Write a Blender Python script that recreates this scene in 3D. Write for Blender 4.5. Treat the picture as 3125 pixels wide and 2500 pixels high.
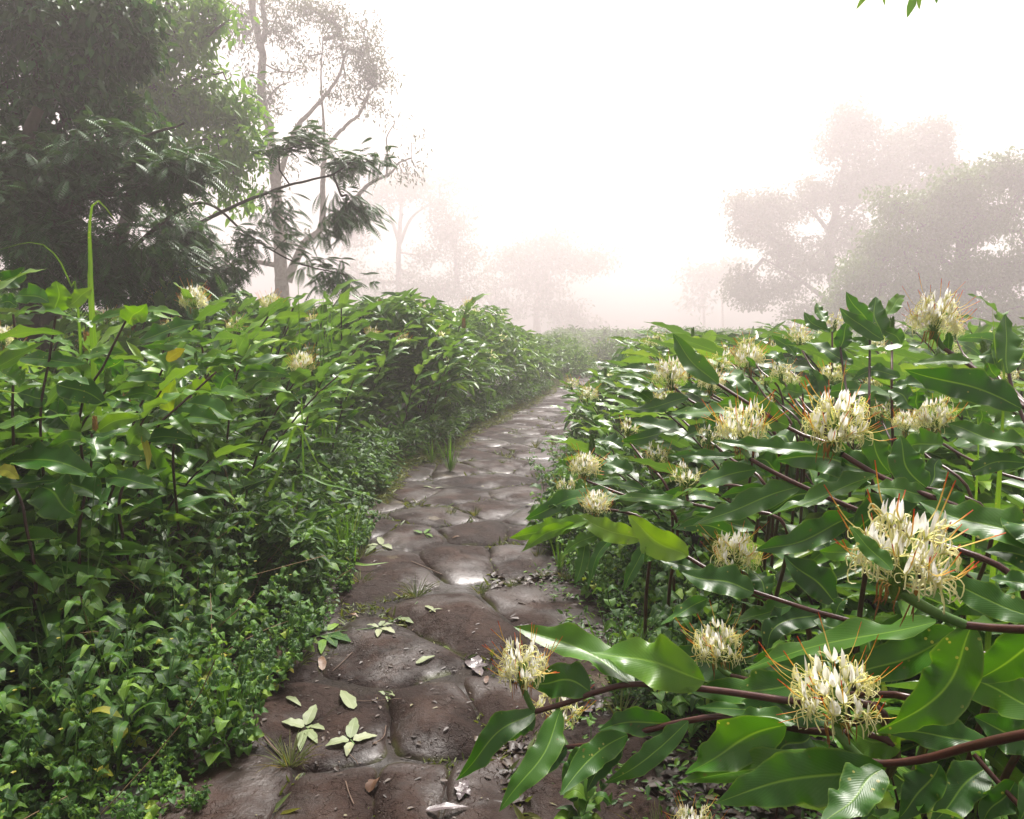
import bpy, math, random
import numpy as np
from mathutils import Vector

for _o in list(bpy.data.objects):
    bpy.data.objects.remove(_o)
random.seed(7)
RNG = np.random.default_rng(11)
sc = bpy.context.scene

# ------------------------------------------------------------------ camera
CAMH, PITCH, FPX = 1.4, math.radians(5.84), 2231.0
cam_d = bpy.data.cameras.new('camera')
cam_d.sensor_width = 36.0
cam_d.lens = FPX / 3125.0 * 36.0
cam_d.clip_start, cam_d.clip_end = 0.05, 2000.0
cam = bpy.data.objects.new('camera', cam_d)
sc.collection.objects.link(cam)
cam.location = (0, 0, CAMH)
cam.rotation_euler = (math.pi / 2 - PITCH, 0, 0)
sc.camera = cam

# ------------------------------------------------------------------ sky and sun
SUN_EL, SUN_AZ = math.radians(58), math.radians(12)      # azimuth clockwise from +Y
w = bpy.data.worlds.new("World")
sc.world = w
w.use_nodes = True
nt = w.node_tree
bg = nt.nodes['Background']
sky = nt.nodes.new('ShaderNodeTexSky')
sky.sky_type = 'NISHITA'
sky.sun_disc = False
sky.sun_elevation, sky.sun_rotation = SUN_EL, SUN_AZ
sky.air_density, sky.dust_density, sky.ozone_density = 1.0, 6.0, 0.5
hs = nt.nodes.new('ShaderNodeHueSaturation')
hs.inputs['Saturation'].default_value = 0.22
nt.links.new(sky.outputs[0], hs.inputs['Color'])
wm = nt.nodes.new('ShaderNodeMix'); wm.data_type = 'RGBA'; wm.blend_type = 'MULTIPLY'; wm.inputs[0].default_value = 1.0
wm.inputs[7].default_value = (1.0, .965, .90, 1)          # overcast sky is warmer and whiter than the clear one
nt.links.new(hs.outputs[0], wm.inputs[6]); nt.links.new(wm.outputs[2], bg.inputs[0])
bg.inputs[1].default_value = 0.06
sun_d = bpy.data.lights.new('sun', 'SUN')
sun_d.energy = 3.9
sun_d.angle = math.radians(16)
sun_d.color = (1.0, 0.95, 0.90)
sun = bpy.data.objects.new('sun', sun_d)
sc.collection.objects.link(sun)
_to = Vector((math.sin(SUN_AZ) * math.cos(SUN_EL), math.cos(SUN_AZ) * math.cos(SUN_EL), math.sin(SUN_EL)))
sun.rotation_euler = _to.to_track_quat('Z', 'Y').to_euler()

vs = sc.view_settings
vs.view_transform, vs.look, vs.gamma = 'Standard', 'None', 1.0
vs.exposure = 1.25
cy = sc.cycles
cy.max_bounces, cy.diffuse_bounces, cy.glossy_bounces = 7, 3, 2
cy.transmission_bounces, cy.volume_bounces, cy.transparent_max_bounces = 3, 3, 6
cy.caustics_reflective = cy.caustics_refractive = False
cy.sample_clamp_indirect = 6.0
cy.use_denoising = True

# ------------------------------------------------------------------ pixel -> space
def P(u, v, d):
    """point seen at photo pixel (u, v) of the 3125 x 2500 frame, d metres in front of the camera"""
    a, b = (u - 1562.5) / FPX, (1250.0 - v) / FPX
    return np.array([d * a, d * (math.cos(PITCH) + b * math.sin(PITCH)),
                     CAMH + d * (-math.sin(PITCH) + b * math.cos(PITCH))])
def G(u, v, z=0.0):
    """ground point seen at the pixel"""
    a, b = (u - 1562.5) / FPX, (1250.0 - v) / FPX
    dz = -math.sin(PITCH) + b * math.cos(PITCH)
    d = (z - CAMH) / dz
    return np.array([d * a, d * (math.cos(PITCH) + b * math.sin(PITCH)), z])
CROP = {'A': (1350, 1638, .5), 'B': (2047, 1638, .5), 'C': (1450, 1000, .5), 'D': (2047, 850, .5),
        'E': (0, 750, .5), 'S': (0, 0, 1.0)}
def Q(c, x, y, d):
    ox, oy, s = CROP[c]
    return P(ox + x * s, oy + y * s, d)

# ------------------------------------------------------------------ mesh helpers
def nrm(a):
    return a / np.maximum(np.linalg.norm(a, axis=-1, keepdims=True), 1e-9)

class MB:
    """collects quads with uv and a per-leaf random value, then links them as ONE mesh object"""
    def __init__(s):
        s.V, s.F, s.U, s.R, s.M, s.n = [], [], [], [], [], 0
    def add(s, V, F, U=None, R=None, m=0):
        V = np.asarray(V, float).reshape(-1, 3); F = np.asarray(F, int).reshape(-1, 4)
        s.V.append(V); s.F.append(F + s.n)
        s.U.append(np.zeros((len(V), 2)) if U is None else np.asarray(U, float).reshape(-1, 2))
        s.R.append(np.broadcast_to(np.asarray(0.5 if R is None else R, float).ravel(), (len(V),)).copy())
        s.M.append(np.full(len(F), m)); s.n += len(V)
    def mesh(s, name, mats):
        V, F = np.concatenate(s.V), np.concatenate(s.F)
        U, R, M = np.concatenate(s.U), np.concatenate(s.R), np.concatenate(s.M)
        me = bpy.data.meshes.new(name)
        me.vertices.add(len(V)); me.vertices.foreach_set('co', V.astype(np.float32).ravel())
        me.loops.add(F.size); me.loops.foreach_set('vertex_index', F.astype(np.int32).ravel())
        me.polygons.add(len(F))
        me.polygons.foreach_set('loop_start', (np.arange(len(F)) * 4).astype(np.int32))
        me.polygons.foreach_set('loop_total', np.full(len(F), 4, np.int32))
        for m in (mats if isinstance(mats, (list, tuple)) else [mats]):
            me.materials.append(m)
        me.polygons.foreach_set('material_index', M.astype(np.int32))
        me.polygons.foreach_set('use_smooth', np.ones(len(F), bool))
        uv = me.uv_layers.new(name='UVMap')
        uv.data.foreach_set('uv', U[F.ravel()].astype(np.float32).ravel())
        at = me.attributes.new('rnd', 'FLOAT', 'POINT')
        at.data.foreach_set('value', R.astype(np.float32))
        me.update(); me.validate()
        return me
    def build(s, name, mats, parent=None):
        return link(name, s.mesh(name, mats), parent)

def link(name, data, parent=None):
    o = bpy.data.objects.new(name, data)
    sc.collection.objects.link(o)
    if parent is not None:
        o.parent = parent
        o.matrix_parent_inverse = parent.matrix_world.inverted() if False else o.matrix_parent_inverse
    return o
def tag(o, label=None, cat=None, group=None, kind=None):
    for k, v in (('label', label), ('category', cat), ('group', group), ('kind', kind)):
        if v: o[k] = v
    return o
def empty(name, loc, label=None, cat=None, group=None, rz=0.0, s=1.0):
    o = bpy.data.objects.new(name, None)
    o.empty_display_size = 0.1
    sc.collection.objects.link(o)
    o.location = [float(x) for x in loc]; o.rotation_euler = (0, 0, rz); o.scale = (s, s, s)
    return tag(o, label, cat, group)

def spline(pts, n):
    """Catmull-Rom through points"""
    p = np.asarray(pts, float)
    if len(p) == 2:
        t = np.linspace(0, 1, n)[:, None]
        return p[0] * (1 - t) + p[1] * t
    q = np.vstack([2 * p[0] - p[1], p, 2 * p[-1] - p[-2]])
    seg = np.linalg.norm(np.diff(p, axis=0), axis=1)
    cum = np.concatenate([[0], np.cumsum(seg)])
    s = np.linspace(0, cum[-1], n)
    i = np.clip(np.searchsorted(cum, s, 'right') - 1, 0, len(p) - 2)
    t = ((s - cum[i]) / np.maximum(seg[i], 1e-9))[:, None]
    a, b, c, d = q[i], q[i + 1], q[i + 2], q[i + 3]
    return .5 * ((2 * b) + (-a + c) * t + (2 * a - 5 * b + 4 * c - d) * t ** 2 + (-a + 3 * b - 3 * c + d) * t ** 3)

def grid_faces(n, m):
    i, j = np.meshgrid(np.arange(n), np.arange(m), indexing='ij')
    a = (i * (m + 1) + j).ravel()
    return np.stack([a, a + 1, a + m + 2, a + m + 1], 1)

def tube(mb, pts, rad, k=6, m=0, R=.5, bump=0.0):
    p = np.asarray(pts, float); n = len(p)
    rad = np.broadcast_to(np.asarray(rad, float), (n,))
    t = nrm(np.gradient(p, axis=0))
    ref = np.array([0.31, 0.17, 0.93]) if abs(t[0][2]) < .8 else np.array([0.93, .31, .17])
    x = nrm(np.cross(t, ref)); y = np.cross(t, x)
    a = np.linspace(0, 2 * np.pi, k + 1)
    rr = rad[:, None] * (1 + bump * (RNG.random((n, k + 1)) - .5)) if bump else rad[:, None] * np.ones((1, k + 1))
    if bump: rr[:, -1] = rr[:, 0]
    V = p[:, None] + rr[..., None] * (x[:, None] * np.cos(a)[None, :, None] + y[:, None] * np.sin(a)[None, :, None])
    L = np.concatenate([[0], np.cumsum(np.linalg.norm(np.diff(p, axis=0), axis=1))])
    U = np.stack(np.broadcast_arrays(a[None] / 6.283, L[:, None]), -1)
    mb.add(V, grid_faces(n - 1, k), U, R, m)

def prisms(mb, A, B, ra, rb, k=4, m=0):
    """many short tapered tubes at once"""
    t = nrm(B - A); ref = np.where(np.abs(t[:, 2:3]) < .8, np.array([[0, 0, 1.]]), np.array([[1., 0, 0]]))
    x = nrm(np.cross(t, ref)); y = np.cross(t, x)
    a = np.arange(k) * 2 * np.pi / k
    c = x[:, None] * np.cos(a)[None, :, None] + y[:, None] * np.sin(a)[None, :, None]
    V = np.concatenate([A[:, None] + c * ra[:, None, None], B[:, None] + c * rb[:, None, None]], 1)
    j = np.arange(k); f = np.stack([j, (j + 1) % k, (j + 1) % k + k, j + k], 1)
    F = (np.arange(len(A)) * 2 * k)[:, None, None] + f[None]
    mb.add(V, F, None, .5, m)

def blade(mb, pts, W, up, n=14, m=6, fold=.15, wave=.1, wf=5.0, R=.5, roll=0.0, prof='ginger', mi=0, cup=0.0, rng=None, tipcurl=0.0):
    """a leaf blade along a spine; W half width, up the wanted normal"""
    rng = rng or RNG
    p = spline(pts, n + 1); t = nrm(np.gradient(p, axis=0))
    up = np.asarray(up, float)
    b = nrm(np.cross(t, np.broadcast_to(up, t.shape))); nn = np.cross(b, t)
    if roll or tipcurl:
        rr = (roll + tipcurl * np.linspace(0, 1, n + 1) ** 2)[:, None]
        b, nn = b * np.cos(rr) + nn * np.sin(rr), nn * np.cos(rr) - b * np.sin(rr)
    s = np.linspace(0, 1, n + 1)
    if prof == 'ginger':
        wv = (s + .01) ** .62 * (1.0 - s) ** .92; wv = wv / wv.max()
        wv[0] = .10; wv[-1] = 0.004
    elif prof == 'ovate':
        wv = (s + .01) ** .5 * (1 - s) ** .9; wv = wv / wv.max(); wv[0] = .06; wv[-1] = .004
    else:                                           # grass
        wv = np.minimum(1, (s + .02) * 6) * (1 - s ** 2.2); wv[-1] = .01
    q = np.linspace(-1, 1, m + 1)
    ph = rng.random(2) * 6.28
    wfs = wf * (.8 + .4 * rng.random())
    edge = np.where(q[None] > 0, np.sin(s[:, None] * wfs * 6.28 + ph[0]) + .5 * np.sin(s[:, None] * wfs * 11.1 + ph[1]),
                    np.sin(s[:, None] * wfs * 6.28 * .93 + ph[1]) + .5 * np.sin(s[:, None] * wfs * 12.3 + ph[0]))
    h = W * wv[:, None] * (fold * np.abs(q)[None] + wave * np.abs(q)[None] ** 2.2 * edge - cup * q[None] ** 2)
    if prof == 'ginger':                              # lazy bends and a twist make every blade different
        bend = np.sin(s * rng.uniform(2.5, 5) + rng.uniform(0, 6)) * W * .22 * np.sin(s * np.pi)
        p = p + b * bend[:, None]
        tw = rng.normal(0, .28) * np.sin(s * rng.uniform(2, 5) + ph[0])
        b, nn = b * np.cos(tw)[:, None] + nn * np.sin(tw)[:, None], nn * np.cos(tw)[:, None] - b * np.sin(tw)[:, None]
    wid_ = (W * wv)[:, None] * (1 + .07 * np.abs(q)[None] ** 3 * edge)
    V = p[:, None] + b[:, None] * (q[None, :] * wid_)[..., None] + nn[:, None] * h[..., None]
    U = np.stack(np.broadcast_arrays(q[None] * .5 + .5, s[:, None]), -1)
    mb.add(V, grid_faces(n, m), U, R, mi)

def leafcloud(mb, C, D, N, L, Wd, R, fold=.25, droop=.15, m=0):
    """many small leaves at once: base C, direction D, normal N, length L, half width Wd"""
    D = nrm(D); B = nrm(np.cross(D, N)); Nn = np.cross(B, D)
    L, Wd = L[:, None], Wd[:, None]
    up = Nn * Wd * fold; dr = Nn * L * droop
    pts = [C, C + D * L * .3 + B * Wd + up, C + D * L * .68 + B * Wd * .72 + up - dr * .5, C + D * L - dr,
           C + D * L * .68 - B * Wd * .72 + up - dr * .5, C + D * L * .3 - B * Wd + up]
    V = np.stack(pts, 1)
    uv = np.array([[.5, 0], [1, .3], [.86, .68], [.5, 1], [.14, .68], [0, .3]])
    f = np.array([[0, 1, 2, 3], [3, 4, 5, 0]])
    F = (np.arange(len(C)) * 6)[:, None, None] + f[None]
    mb.add(V, F, np.broadcast_to(uv, (len(C), 6, 2)), np.repeat(R, 6), m)

# ------------------------------------------------------------------ materials
def mat(name):
    m = bpy.data.materials.new(name); m.use_nodes = True
    nt = m.node_tree
    return m, nt, nt.nodes['Principled BSDF'], nt.nodes['Material Output']
def nd(nt, t, **kw):
    n = nt.nodes.new(t)
    for k, v in kw.items():
        if k.startswith('i_'):
            n.inputs[k[2:].replace('_', ' ')].default_value = v
        else: setattr(n, k, v)
    return n
def mth(nt, op, a, b=None, clamp=False):
    n = nt.nodes.new('ShaderNodeMath'); n.operation = op; n.use_clamp = clamp
    for i, x in enumerate((a, b)):
        if x is None: continue
        if isinstance(x, (int, float)): n.inputs[i].default_value = x
        else: nt.links.new(x, n.inputs[i])
    return n.outputs[0]
def ramp(nt, fac, stops, interp='LINEAR'):
    n = nt.nodes.new('ShaderNodeValToRGB'); cr = n.color_ramp; cr.interpolation = interp
    while len(cr.elements) < len(stops): cr.elements.new(.5)
    for e, (p, c) in zip(cr.elements, stops):
        e.position = p; e.color = tuple(c) + (1,) if len(c) == 3 else c
    nt.links.new(fac, n.inputs[0]); return n.outputs[0]
def mix(nt, fac, a, b, mode='MIX'):
    n = nt.nodes.new('ShaderNodeMix'); n.data_type = 'RGBA'; n.blend_type = mode
    for k, x in ((0, fac), (6, a), (7, b)):
        if isinstance(x, (int, float)): n.inputs[k].default_value = x
        elif isinstance(x, tuple): n.inputs[k].default_value = x + (1,) if len(x) == 3 else x
        else: nt.links.new(x, n.inputs[k])
    return n.outputs[2]

def leaf_mat(name, stops, under, edge=None, rough=.38, trans=.28, veins=True, spec=.5, veinscale=26.0, spots=True, bump=.2):
    m, nt, bs, out = mat(name)
    at = nd(nt, 'ShaderNodeAttribute', attribute_name='rnd')
    oi = nd(nt, 'ShaderNodeObjectInfo')
    no = nd(nt, 'ShaderNodeTexNoise', i_Scale=9.0, i_Detail=3.0)
    tc = nd(nt, 'ShaderNodeTexCoord'); nt.links.new(tc.outputs['Object'], no.inputs['Vector'])
    f = mth(nt, 'ADD', mth(nt, 'MULTIPLY', at.outputs['Fac'], .78), mth(nt, 'MULTIPLY', mth(nt, 'SUBTRACT', oi.outputs['Random'], .25), .26))
    f = mth(nt, 'ADD', f, mth(nt, 'MULTIPLY', mth(nt, 'SUBTRACT', no.outputs['Fac'], .5), .35), True)
    col = ramp(nt, f, stops)
    uv = nd(nt, 'ShaderNodeUVMap', uv_map='UVMap')
    sp = nd(nt, 'ShaderNodeSeparateXYZ'); nt.links.new(uv.outputs[0], sp.inputs[0])
    au = mth(nt, 'ABSOLUTE', mth(nt, 'SUBTRACT', mth(nt, 'MULTIPLY', sp.outputs[0], 2.0), 1.0))
    if veins:
        rib = mth(nt, 'SUBTRACT', 1.0, mth(nt, 'MULTIPLY', au, 14.0), True)
        col = mix(nt, mth(nt, 'MULTIPLY', rib, .42), col, tuple(min(1, c * 1.6 + .06) for c in stops[-2][1]))
    if edge:
        ef = mth(nt, 'MULTIPLY', mth(nt, 'MULTIPLY', mth(nt, 'SUBTRACT', au, .9, True), 8.0, True), mth(nt, 'ADD', .15, mth(nt, 'MULTIPLY', no.outputs['Fac'], 1.2), True))
        col = mix(nt, ef, col, edge)
    if spots:
        tip = mth(nt, 'MULTIPLY', mth(nt, 'SUBTRACT', mth(nt, 'ADD', sp.outputs[1], mth(nt, 'MULTIPLY', no.outputs['Fac'], .22)), 1.085, True), 14.0, True)
        col = mix(nt, mth(nt, 'MULTIPLY', tip, mth(nt, 'GREATER_THAN', at.outputs['Fac'], .45)), col, (.20, .12, .04))
        s3 = nd(nt, 'ShaderNodeTexVoronoi', i_Scale=55.0); nt.links.new(tc.outputs['Object'], s3.inputs['Vector'])
        pk = mth(nt, 'MULTIPLY', mth(nt, 'SUBTRACT', .17, s3.outputs['Distance'], True), 30.0, True)
        pk = mth(nt, 'MULTIPLY', pk, mth(nt, 'MULTIPLY', mth(nt, 'SUBTRACT', no.outputs['Fac'], .56, True), 20.0, True))
        col = mix(nt, mth(nt, 'MULTIPLY', pk, .8), col, (.42, .40, .10))
        s2 = nd(nt, 'ShaderNodeTexNoise', i_Scale=60.0, i_Detail=1.0)
        nt.links.new(tc.outputs['Object'], s2.inputs['Vector'])
        sf = mth(nt, 'MULTIPLY', mth(nt, 'SUBTRACT', s2.outputs['Fac'], .74, True), 12.0, True)
        col = mix(nt, mth(nt, 'MULTIPLY', sf, .6), col, (.16, .10, .03))
    geo = nd(nt, 'ShaderNodeNewGeometry')
    colu = mix(nt, .55, col, under)
    face = mix(nt, geo.outputs['Backfacing'], col, colu)
    nt.links.new(face, bs.inputs['Base Color'])
    bs.inputs['Specular IOR Level'].default_value = spec
    rn = mth(nt, 'ADD', rough - .1, mth(nt, 'MULTIPLY', no.outputs['Fac'], .25))
    nt.links.new(rn, bs.inputs['Roughness'])
    if veins and bump:
        ph = mth(nt, 'SUBTRACT', mth(nt, 'MULTIPLY', sp.outputs[1], veinscale), mth(nt, 'MULTIPLY', au, 7.0))
        wv = mth(nt, 'SINE', mth(nt, 'MULTIPLY', ph, 6.283))
        hgt = mth(nt, 'ADD', mth(nt, 'MULTIPLY', wv, .12), mth(nt, 'MULTIPLY', mth(nt, 'MULTIPLY', au, 10.0, True), 1.0))
        bp = nd(nt, 'ShaderNodeBump', i_Strength=bump, i_Distance=.0025)
        nt.links.new(hgt, bp.inputs['Height']); nt.links.new(bp.outputs[0], bs.inputs['Normal'])
    tr = nd(nt, 'ShaderNodeBsdfTranslucent')
    tcol = mix(nt, 1.0, face, (1.5, 1.35, .45), 'MULTIPLY')
    nt.links.new(tcol, tr.inputs[0])
    ms = nd(nt, 'ShaderNodeMixShader'); ms.inputs[0].default_value = trans
    nt.links.new(bs.outputs[0], ms.inputs[1]); nt.links.new(tr.outputs[0], ms.inputs[2])
    nt.links.new(ms.outputs[0], out.inputs['Surface'])
    return m

def plain_mat(name, c1, c2, rough=.6, scale=20.0, bump=.3, spec=.4, bd=.004):
    m, nt, bs, out = mat(name)
    tc = nd(nt, 'ShaderNodeTexCoord'); no = nd(nt, 'ShaderNodeTexNoise', i_Scale=scale, i_Detail=5.0, i_Roughness=.65)
    nt.links.new(tc.outputs['Object'], no.inputs['Vector'])
    nt.links.new(ramp(nt, no.outputs['Fac'], [(.3, c1), (.7, c2)]), bs.inputs['Base Color'])
    bs.inputs['Roughness'].default_value = rough; bs.inputs['Specular IOR Level'].default_value = spec
    bp = nd(nt, 'ShaderNodeBump', i_Strength=bump, i_Distance=bd)
    nt.links.new(no.outputs['Fac'], bp.inputs['Height']); nt.links.new(bp.outputs[0], bs.inputs['Normal'])
    return m

M = {}
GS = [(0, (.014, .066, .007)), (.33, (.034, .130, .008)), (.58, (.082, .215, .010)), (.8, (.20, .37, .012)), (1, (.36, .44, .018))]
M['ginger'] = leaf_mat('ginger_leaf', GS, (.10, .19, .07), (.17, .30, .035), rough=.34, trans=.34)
HS = [(0, (.010, .05, .006)), (.35, (.030, .110, .008)), (.62, (.085, .21, .012)), (.85, (.20, .34, .018)), (1, (.42, .36, .03))]
M['herb'] = leaf_mat('herb_leaf', HS, (.10, .20, .07), None, rough=.5, trans=.3, veinscale=8.0, bump=.5)
M['cover'] = leaf_mat('cover_leaf', HS, (.10, .20, .07), None, rough=.5, trans=.3, veins=False)
TS = [(0, (.010, .070, .012)), (.45, (.028, .135, .014)), (.75, (.08, .21, .02)), (1, (.16, .30, .025))]
M['darktree'] = leaf_mat('feathery_tree_leaf', TS, (.06, .11, .05), None, rough=.42, trans=.25, veins=False, spots=False)
BS = [(0, (.04, .14, .01)), (.45, (.11, .28, .012)), (.8, (.24, .42, .018)), (1, (.40, .44, .04))]
M['greentree'] = leaf_mat('bright_tree_leaf', BS, (.14, .26, .05), None, rough=.42, trans=.48, veins=False, spots=False)
FS = [(0, (.03, .055, .025)), (.6, (.06, .09, .035)), (1, (.13, .13, .06))]
M['misttree'] = leaf_mat('misty_tree_leaf', [(0, (.035, .095, .015)), (.5, (.09, .19, .02)), (1, (.18, .29, .04))], (.1, .17, .05), None, rough=.5, trans=.35, veins=False, spots=False)
M['olive'] = leaf_mat('olive_tree_leaf', FS, (.10, .12, .07), None, rough=.5, trans=.3, veins=False, spots=False)
M['grass'] = leaf_mat('grass_blade', [(0, (.05, .13, .02)), (.5, (.09, .22, .025)), (.8, (.17, .32, .03)), (1, (.32, .26, .10))], (.12, .22, .06), None, rough=.45, trans=.4, bump=0)
M['drygrass'] = leaf_mat('path_grass', [(0, (.05, .09, .02)), (.5, (.11, .15, .03)), (.8, (.2, .2, .06)), (1, (.28, .2, .1))], (.12, .16, .06), None, rough=.5, trans=.3, bump=0)
M['pale_leaf'] = leaf_mat('pale_fallen_leaf', [(0, (.09, .14, .05)), (.6, (.19, .23, .11)), (1, (.33, .35, .21))], (.2, .23, .14), None, rough=.55, trans=.1)
M['brown_leaf'] = leaf_mat('brown_fallen_leaf', [(0, (.05, .025, .015)), (.6, (.11, .055, .03)), (1, (.2, .11, .05))], (.12, .07, .05), None, rough=.45, trans=.1)
M['grey_leaf'] = leaf_mat('wet_rotting_leaf', [(0, (.05, .04, .045)), (.6, (.09, .07, .075)), (1, (.14, .11, .11))], (.12, .09, .1), None, rough=.25, trans=.02)
M['yellow_leaf'] = leaf_mat('yellow_leaf', [(0, (.26, .28, .02)), (1, (.36, .33, .03))], (.3, .28, .06), (.4, .2, .03), rough=.45, trans=.35)
M['litter'] = leaf_mat('litter_leaf', [(0, (.016, .009, .006)), (.45, (.035, .019, .012)), (.8, (.075, .045, .025)), (.93, (.16, .15, .05)), (1, (.10, .16, .04))], (.1, .07, .05), None, rough=.5, trans=.08, veins=False)
M['stem_red'] = plain_mat('reddish_stem', (.045, .013, .013), (.085, .03, .02), .33, 30, .2)
M['stem_dark'] = plain_mat('dark_red_stem', (.028, .012, .010), (.06, .026, .018), .45, 30, .2)
M['stem_green'] = plain_mat('green_stem', (.05, .13, .02), (.10, .2, .035), .45, 30, .2)
M['twig'] = plain_mat('brown_twig', (.06, .035, .025), (.14, .09, .06), .7, 30, .3)
M['bract'] = plain_mat('green_bract', (.05, .13, .015), (.13, .23, .03), .45, 40, .2)
M['drybract'] = plain_mat('dry_bract', (.2, .10, .02), (.42, .24, .07), .7, 40, .3)
M['bark_pale'] = plain_mat('pale_bark', (.13, .10, .08), (.33, .28, .23), .85, 5, 1.0, .2, .03)
M['bark_dark'] = plain_mat('dark_bark', (.035, .028, .022), (.09, .07, .055), .9, 8, 1.0, .2, .02)

def petal_mat(name, stops, trans=.45):
    m, nt, bs, out = mat(name)
    uv = nd(nt, 'ShaderNodeUVMap', uv_map='UVMap'); sp = nd(nt, 'ShaderNodeSeparateXYZ')
    nt.links.new(uv.outputs[0], sp.inputs[0])
    c = ramp(nt, sp.outputs[1], stops)
    nt.links.new(c, bs.inputs['Base Color']); bs.inputs['Roughness'].default_value = .55
    tr = nd(nt, 'ShaderNodeBsdfTranslucent'); nt.links.new(c, tr.inputs[0])
    ms = nd(nt, 'ShaderNodeMixShader'); ms.inputs[0].default_value = trans
    nt.links.new(bs.outputs[0], ms.inputs[1]); nt.links.new(tr.outputs[0], ms.inputs[2])
    nt.links.new(ms.outputs[0], out.inputs['Surface']); return m
M['petal_white'] = petal_mat('white_petal', [(0, (.8, .8, .5)), (.3, (.92, .91, .84)), (1, (.95, .95, .94))])
M['petal_cream'] = petal_mat('cream_curled_petal', [(0, (.74, .76, .16)), (.35, (.93, .91, .48)), (1, (.97, .95, .68))])
M['stamen'] = petal_mat('orange_tipped_stamen', [(0, (.78, .76, .3)), (.45, (.88, .78, .28)), (.72, (.85, .58, .12)), (.87, (.78, .34, .05)), (.9, (.68, .12, .02)), (1, (.6, .09, .02))])
M['wilted'] = petal_mat('wilted_petal', [(0, (.65, .45, .1)), (.5, (.5, .24, .06)), (1, (.3, .12, .05))])

# ------------------------------------------------------------------ ground, path, stones
_E = [(2500, 560, 2020), (2174, 660, 1900), (1884, 960, 1820), (1739, 1050, 1690), (1594, 1060, 1700), (1450, 1230, 1740), (1385, 1370, 1745),
      (1304, 1490, 1790), (1230, 1640, 1850), (1160, 1735, 1930), (1116, 1768, 2010), (1090, 1800, 2150), (1068, 1830, 2260)]
_gl = np.array([G(l, v) for v, l, r in _E]); _gr = np.array([G(r, v) for v, l, r in _E])
def XL(y): return np.interp(y, _gl[:, 1], _gl[:, 0]) + .05 * np.sin(np.asarray(y) * 2.3)
def XR(y): return np.interp(y, _gr[:, 1], _gr[:, 0]) + .05 * np.sin(np.asarray(y) * 1.9 + 1)

def soil_material():
    m, nt, bs, out = mat('dark_soil')
    tc = nd(nt, 'ShaderNodeTexCoord')
    a = nd(nt, 'ShaderNodeTexNoise', i_Scale=.6, i_Detail=6.0); b = nd(nt, 'ShaderNodeTexNoise', i_Scale=28.0, i_Detail=6.0)
    for x in (a, b): nt.links.new(tc.outputs['Object'], x.inputs['Vector'])
    c1 = ramp(nt, b.outputs['Fac'], [(.3, (.007, .0045, .003)), (.55, (.018, .011, .0075)), (.75, (.034, .022, .014))])
    c2 = ramp(nt, b.outputs['Fac'], [(.35, (.012, .02, .006)), (.7, (.03, .05, .012))])
    f = mth(nt, 'MULTIPLY', mth(nt, 'SUBTRACT', a.outputs['Fac'], .47, True), 8.0, True)
    nt.links.new(mix(nt, f, c1, c2), bs.inputs['Base Color'])
    bs.inputs['Roughness'].default_value = .75
    bp = nd(nt, 'ShaderNodeBump', i_Strength=.9, i_Distance=.02)
    nt.links.new(b.outputs['Fac'], bp.inputs['Height']); nt.links.new(bp.outputs[0], bs.inputs['Normal'])
    return m

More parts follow.
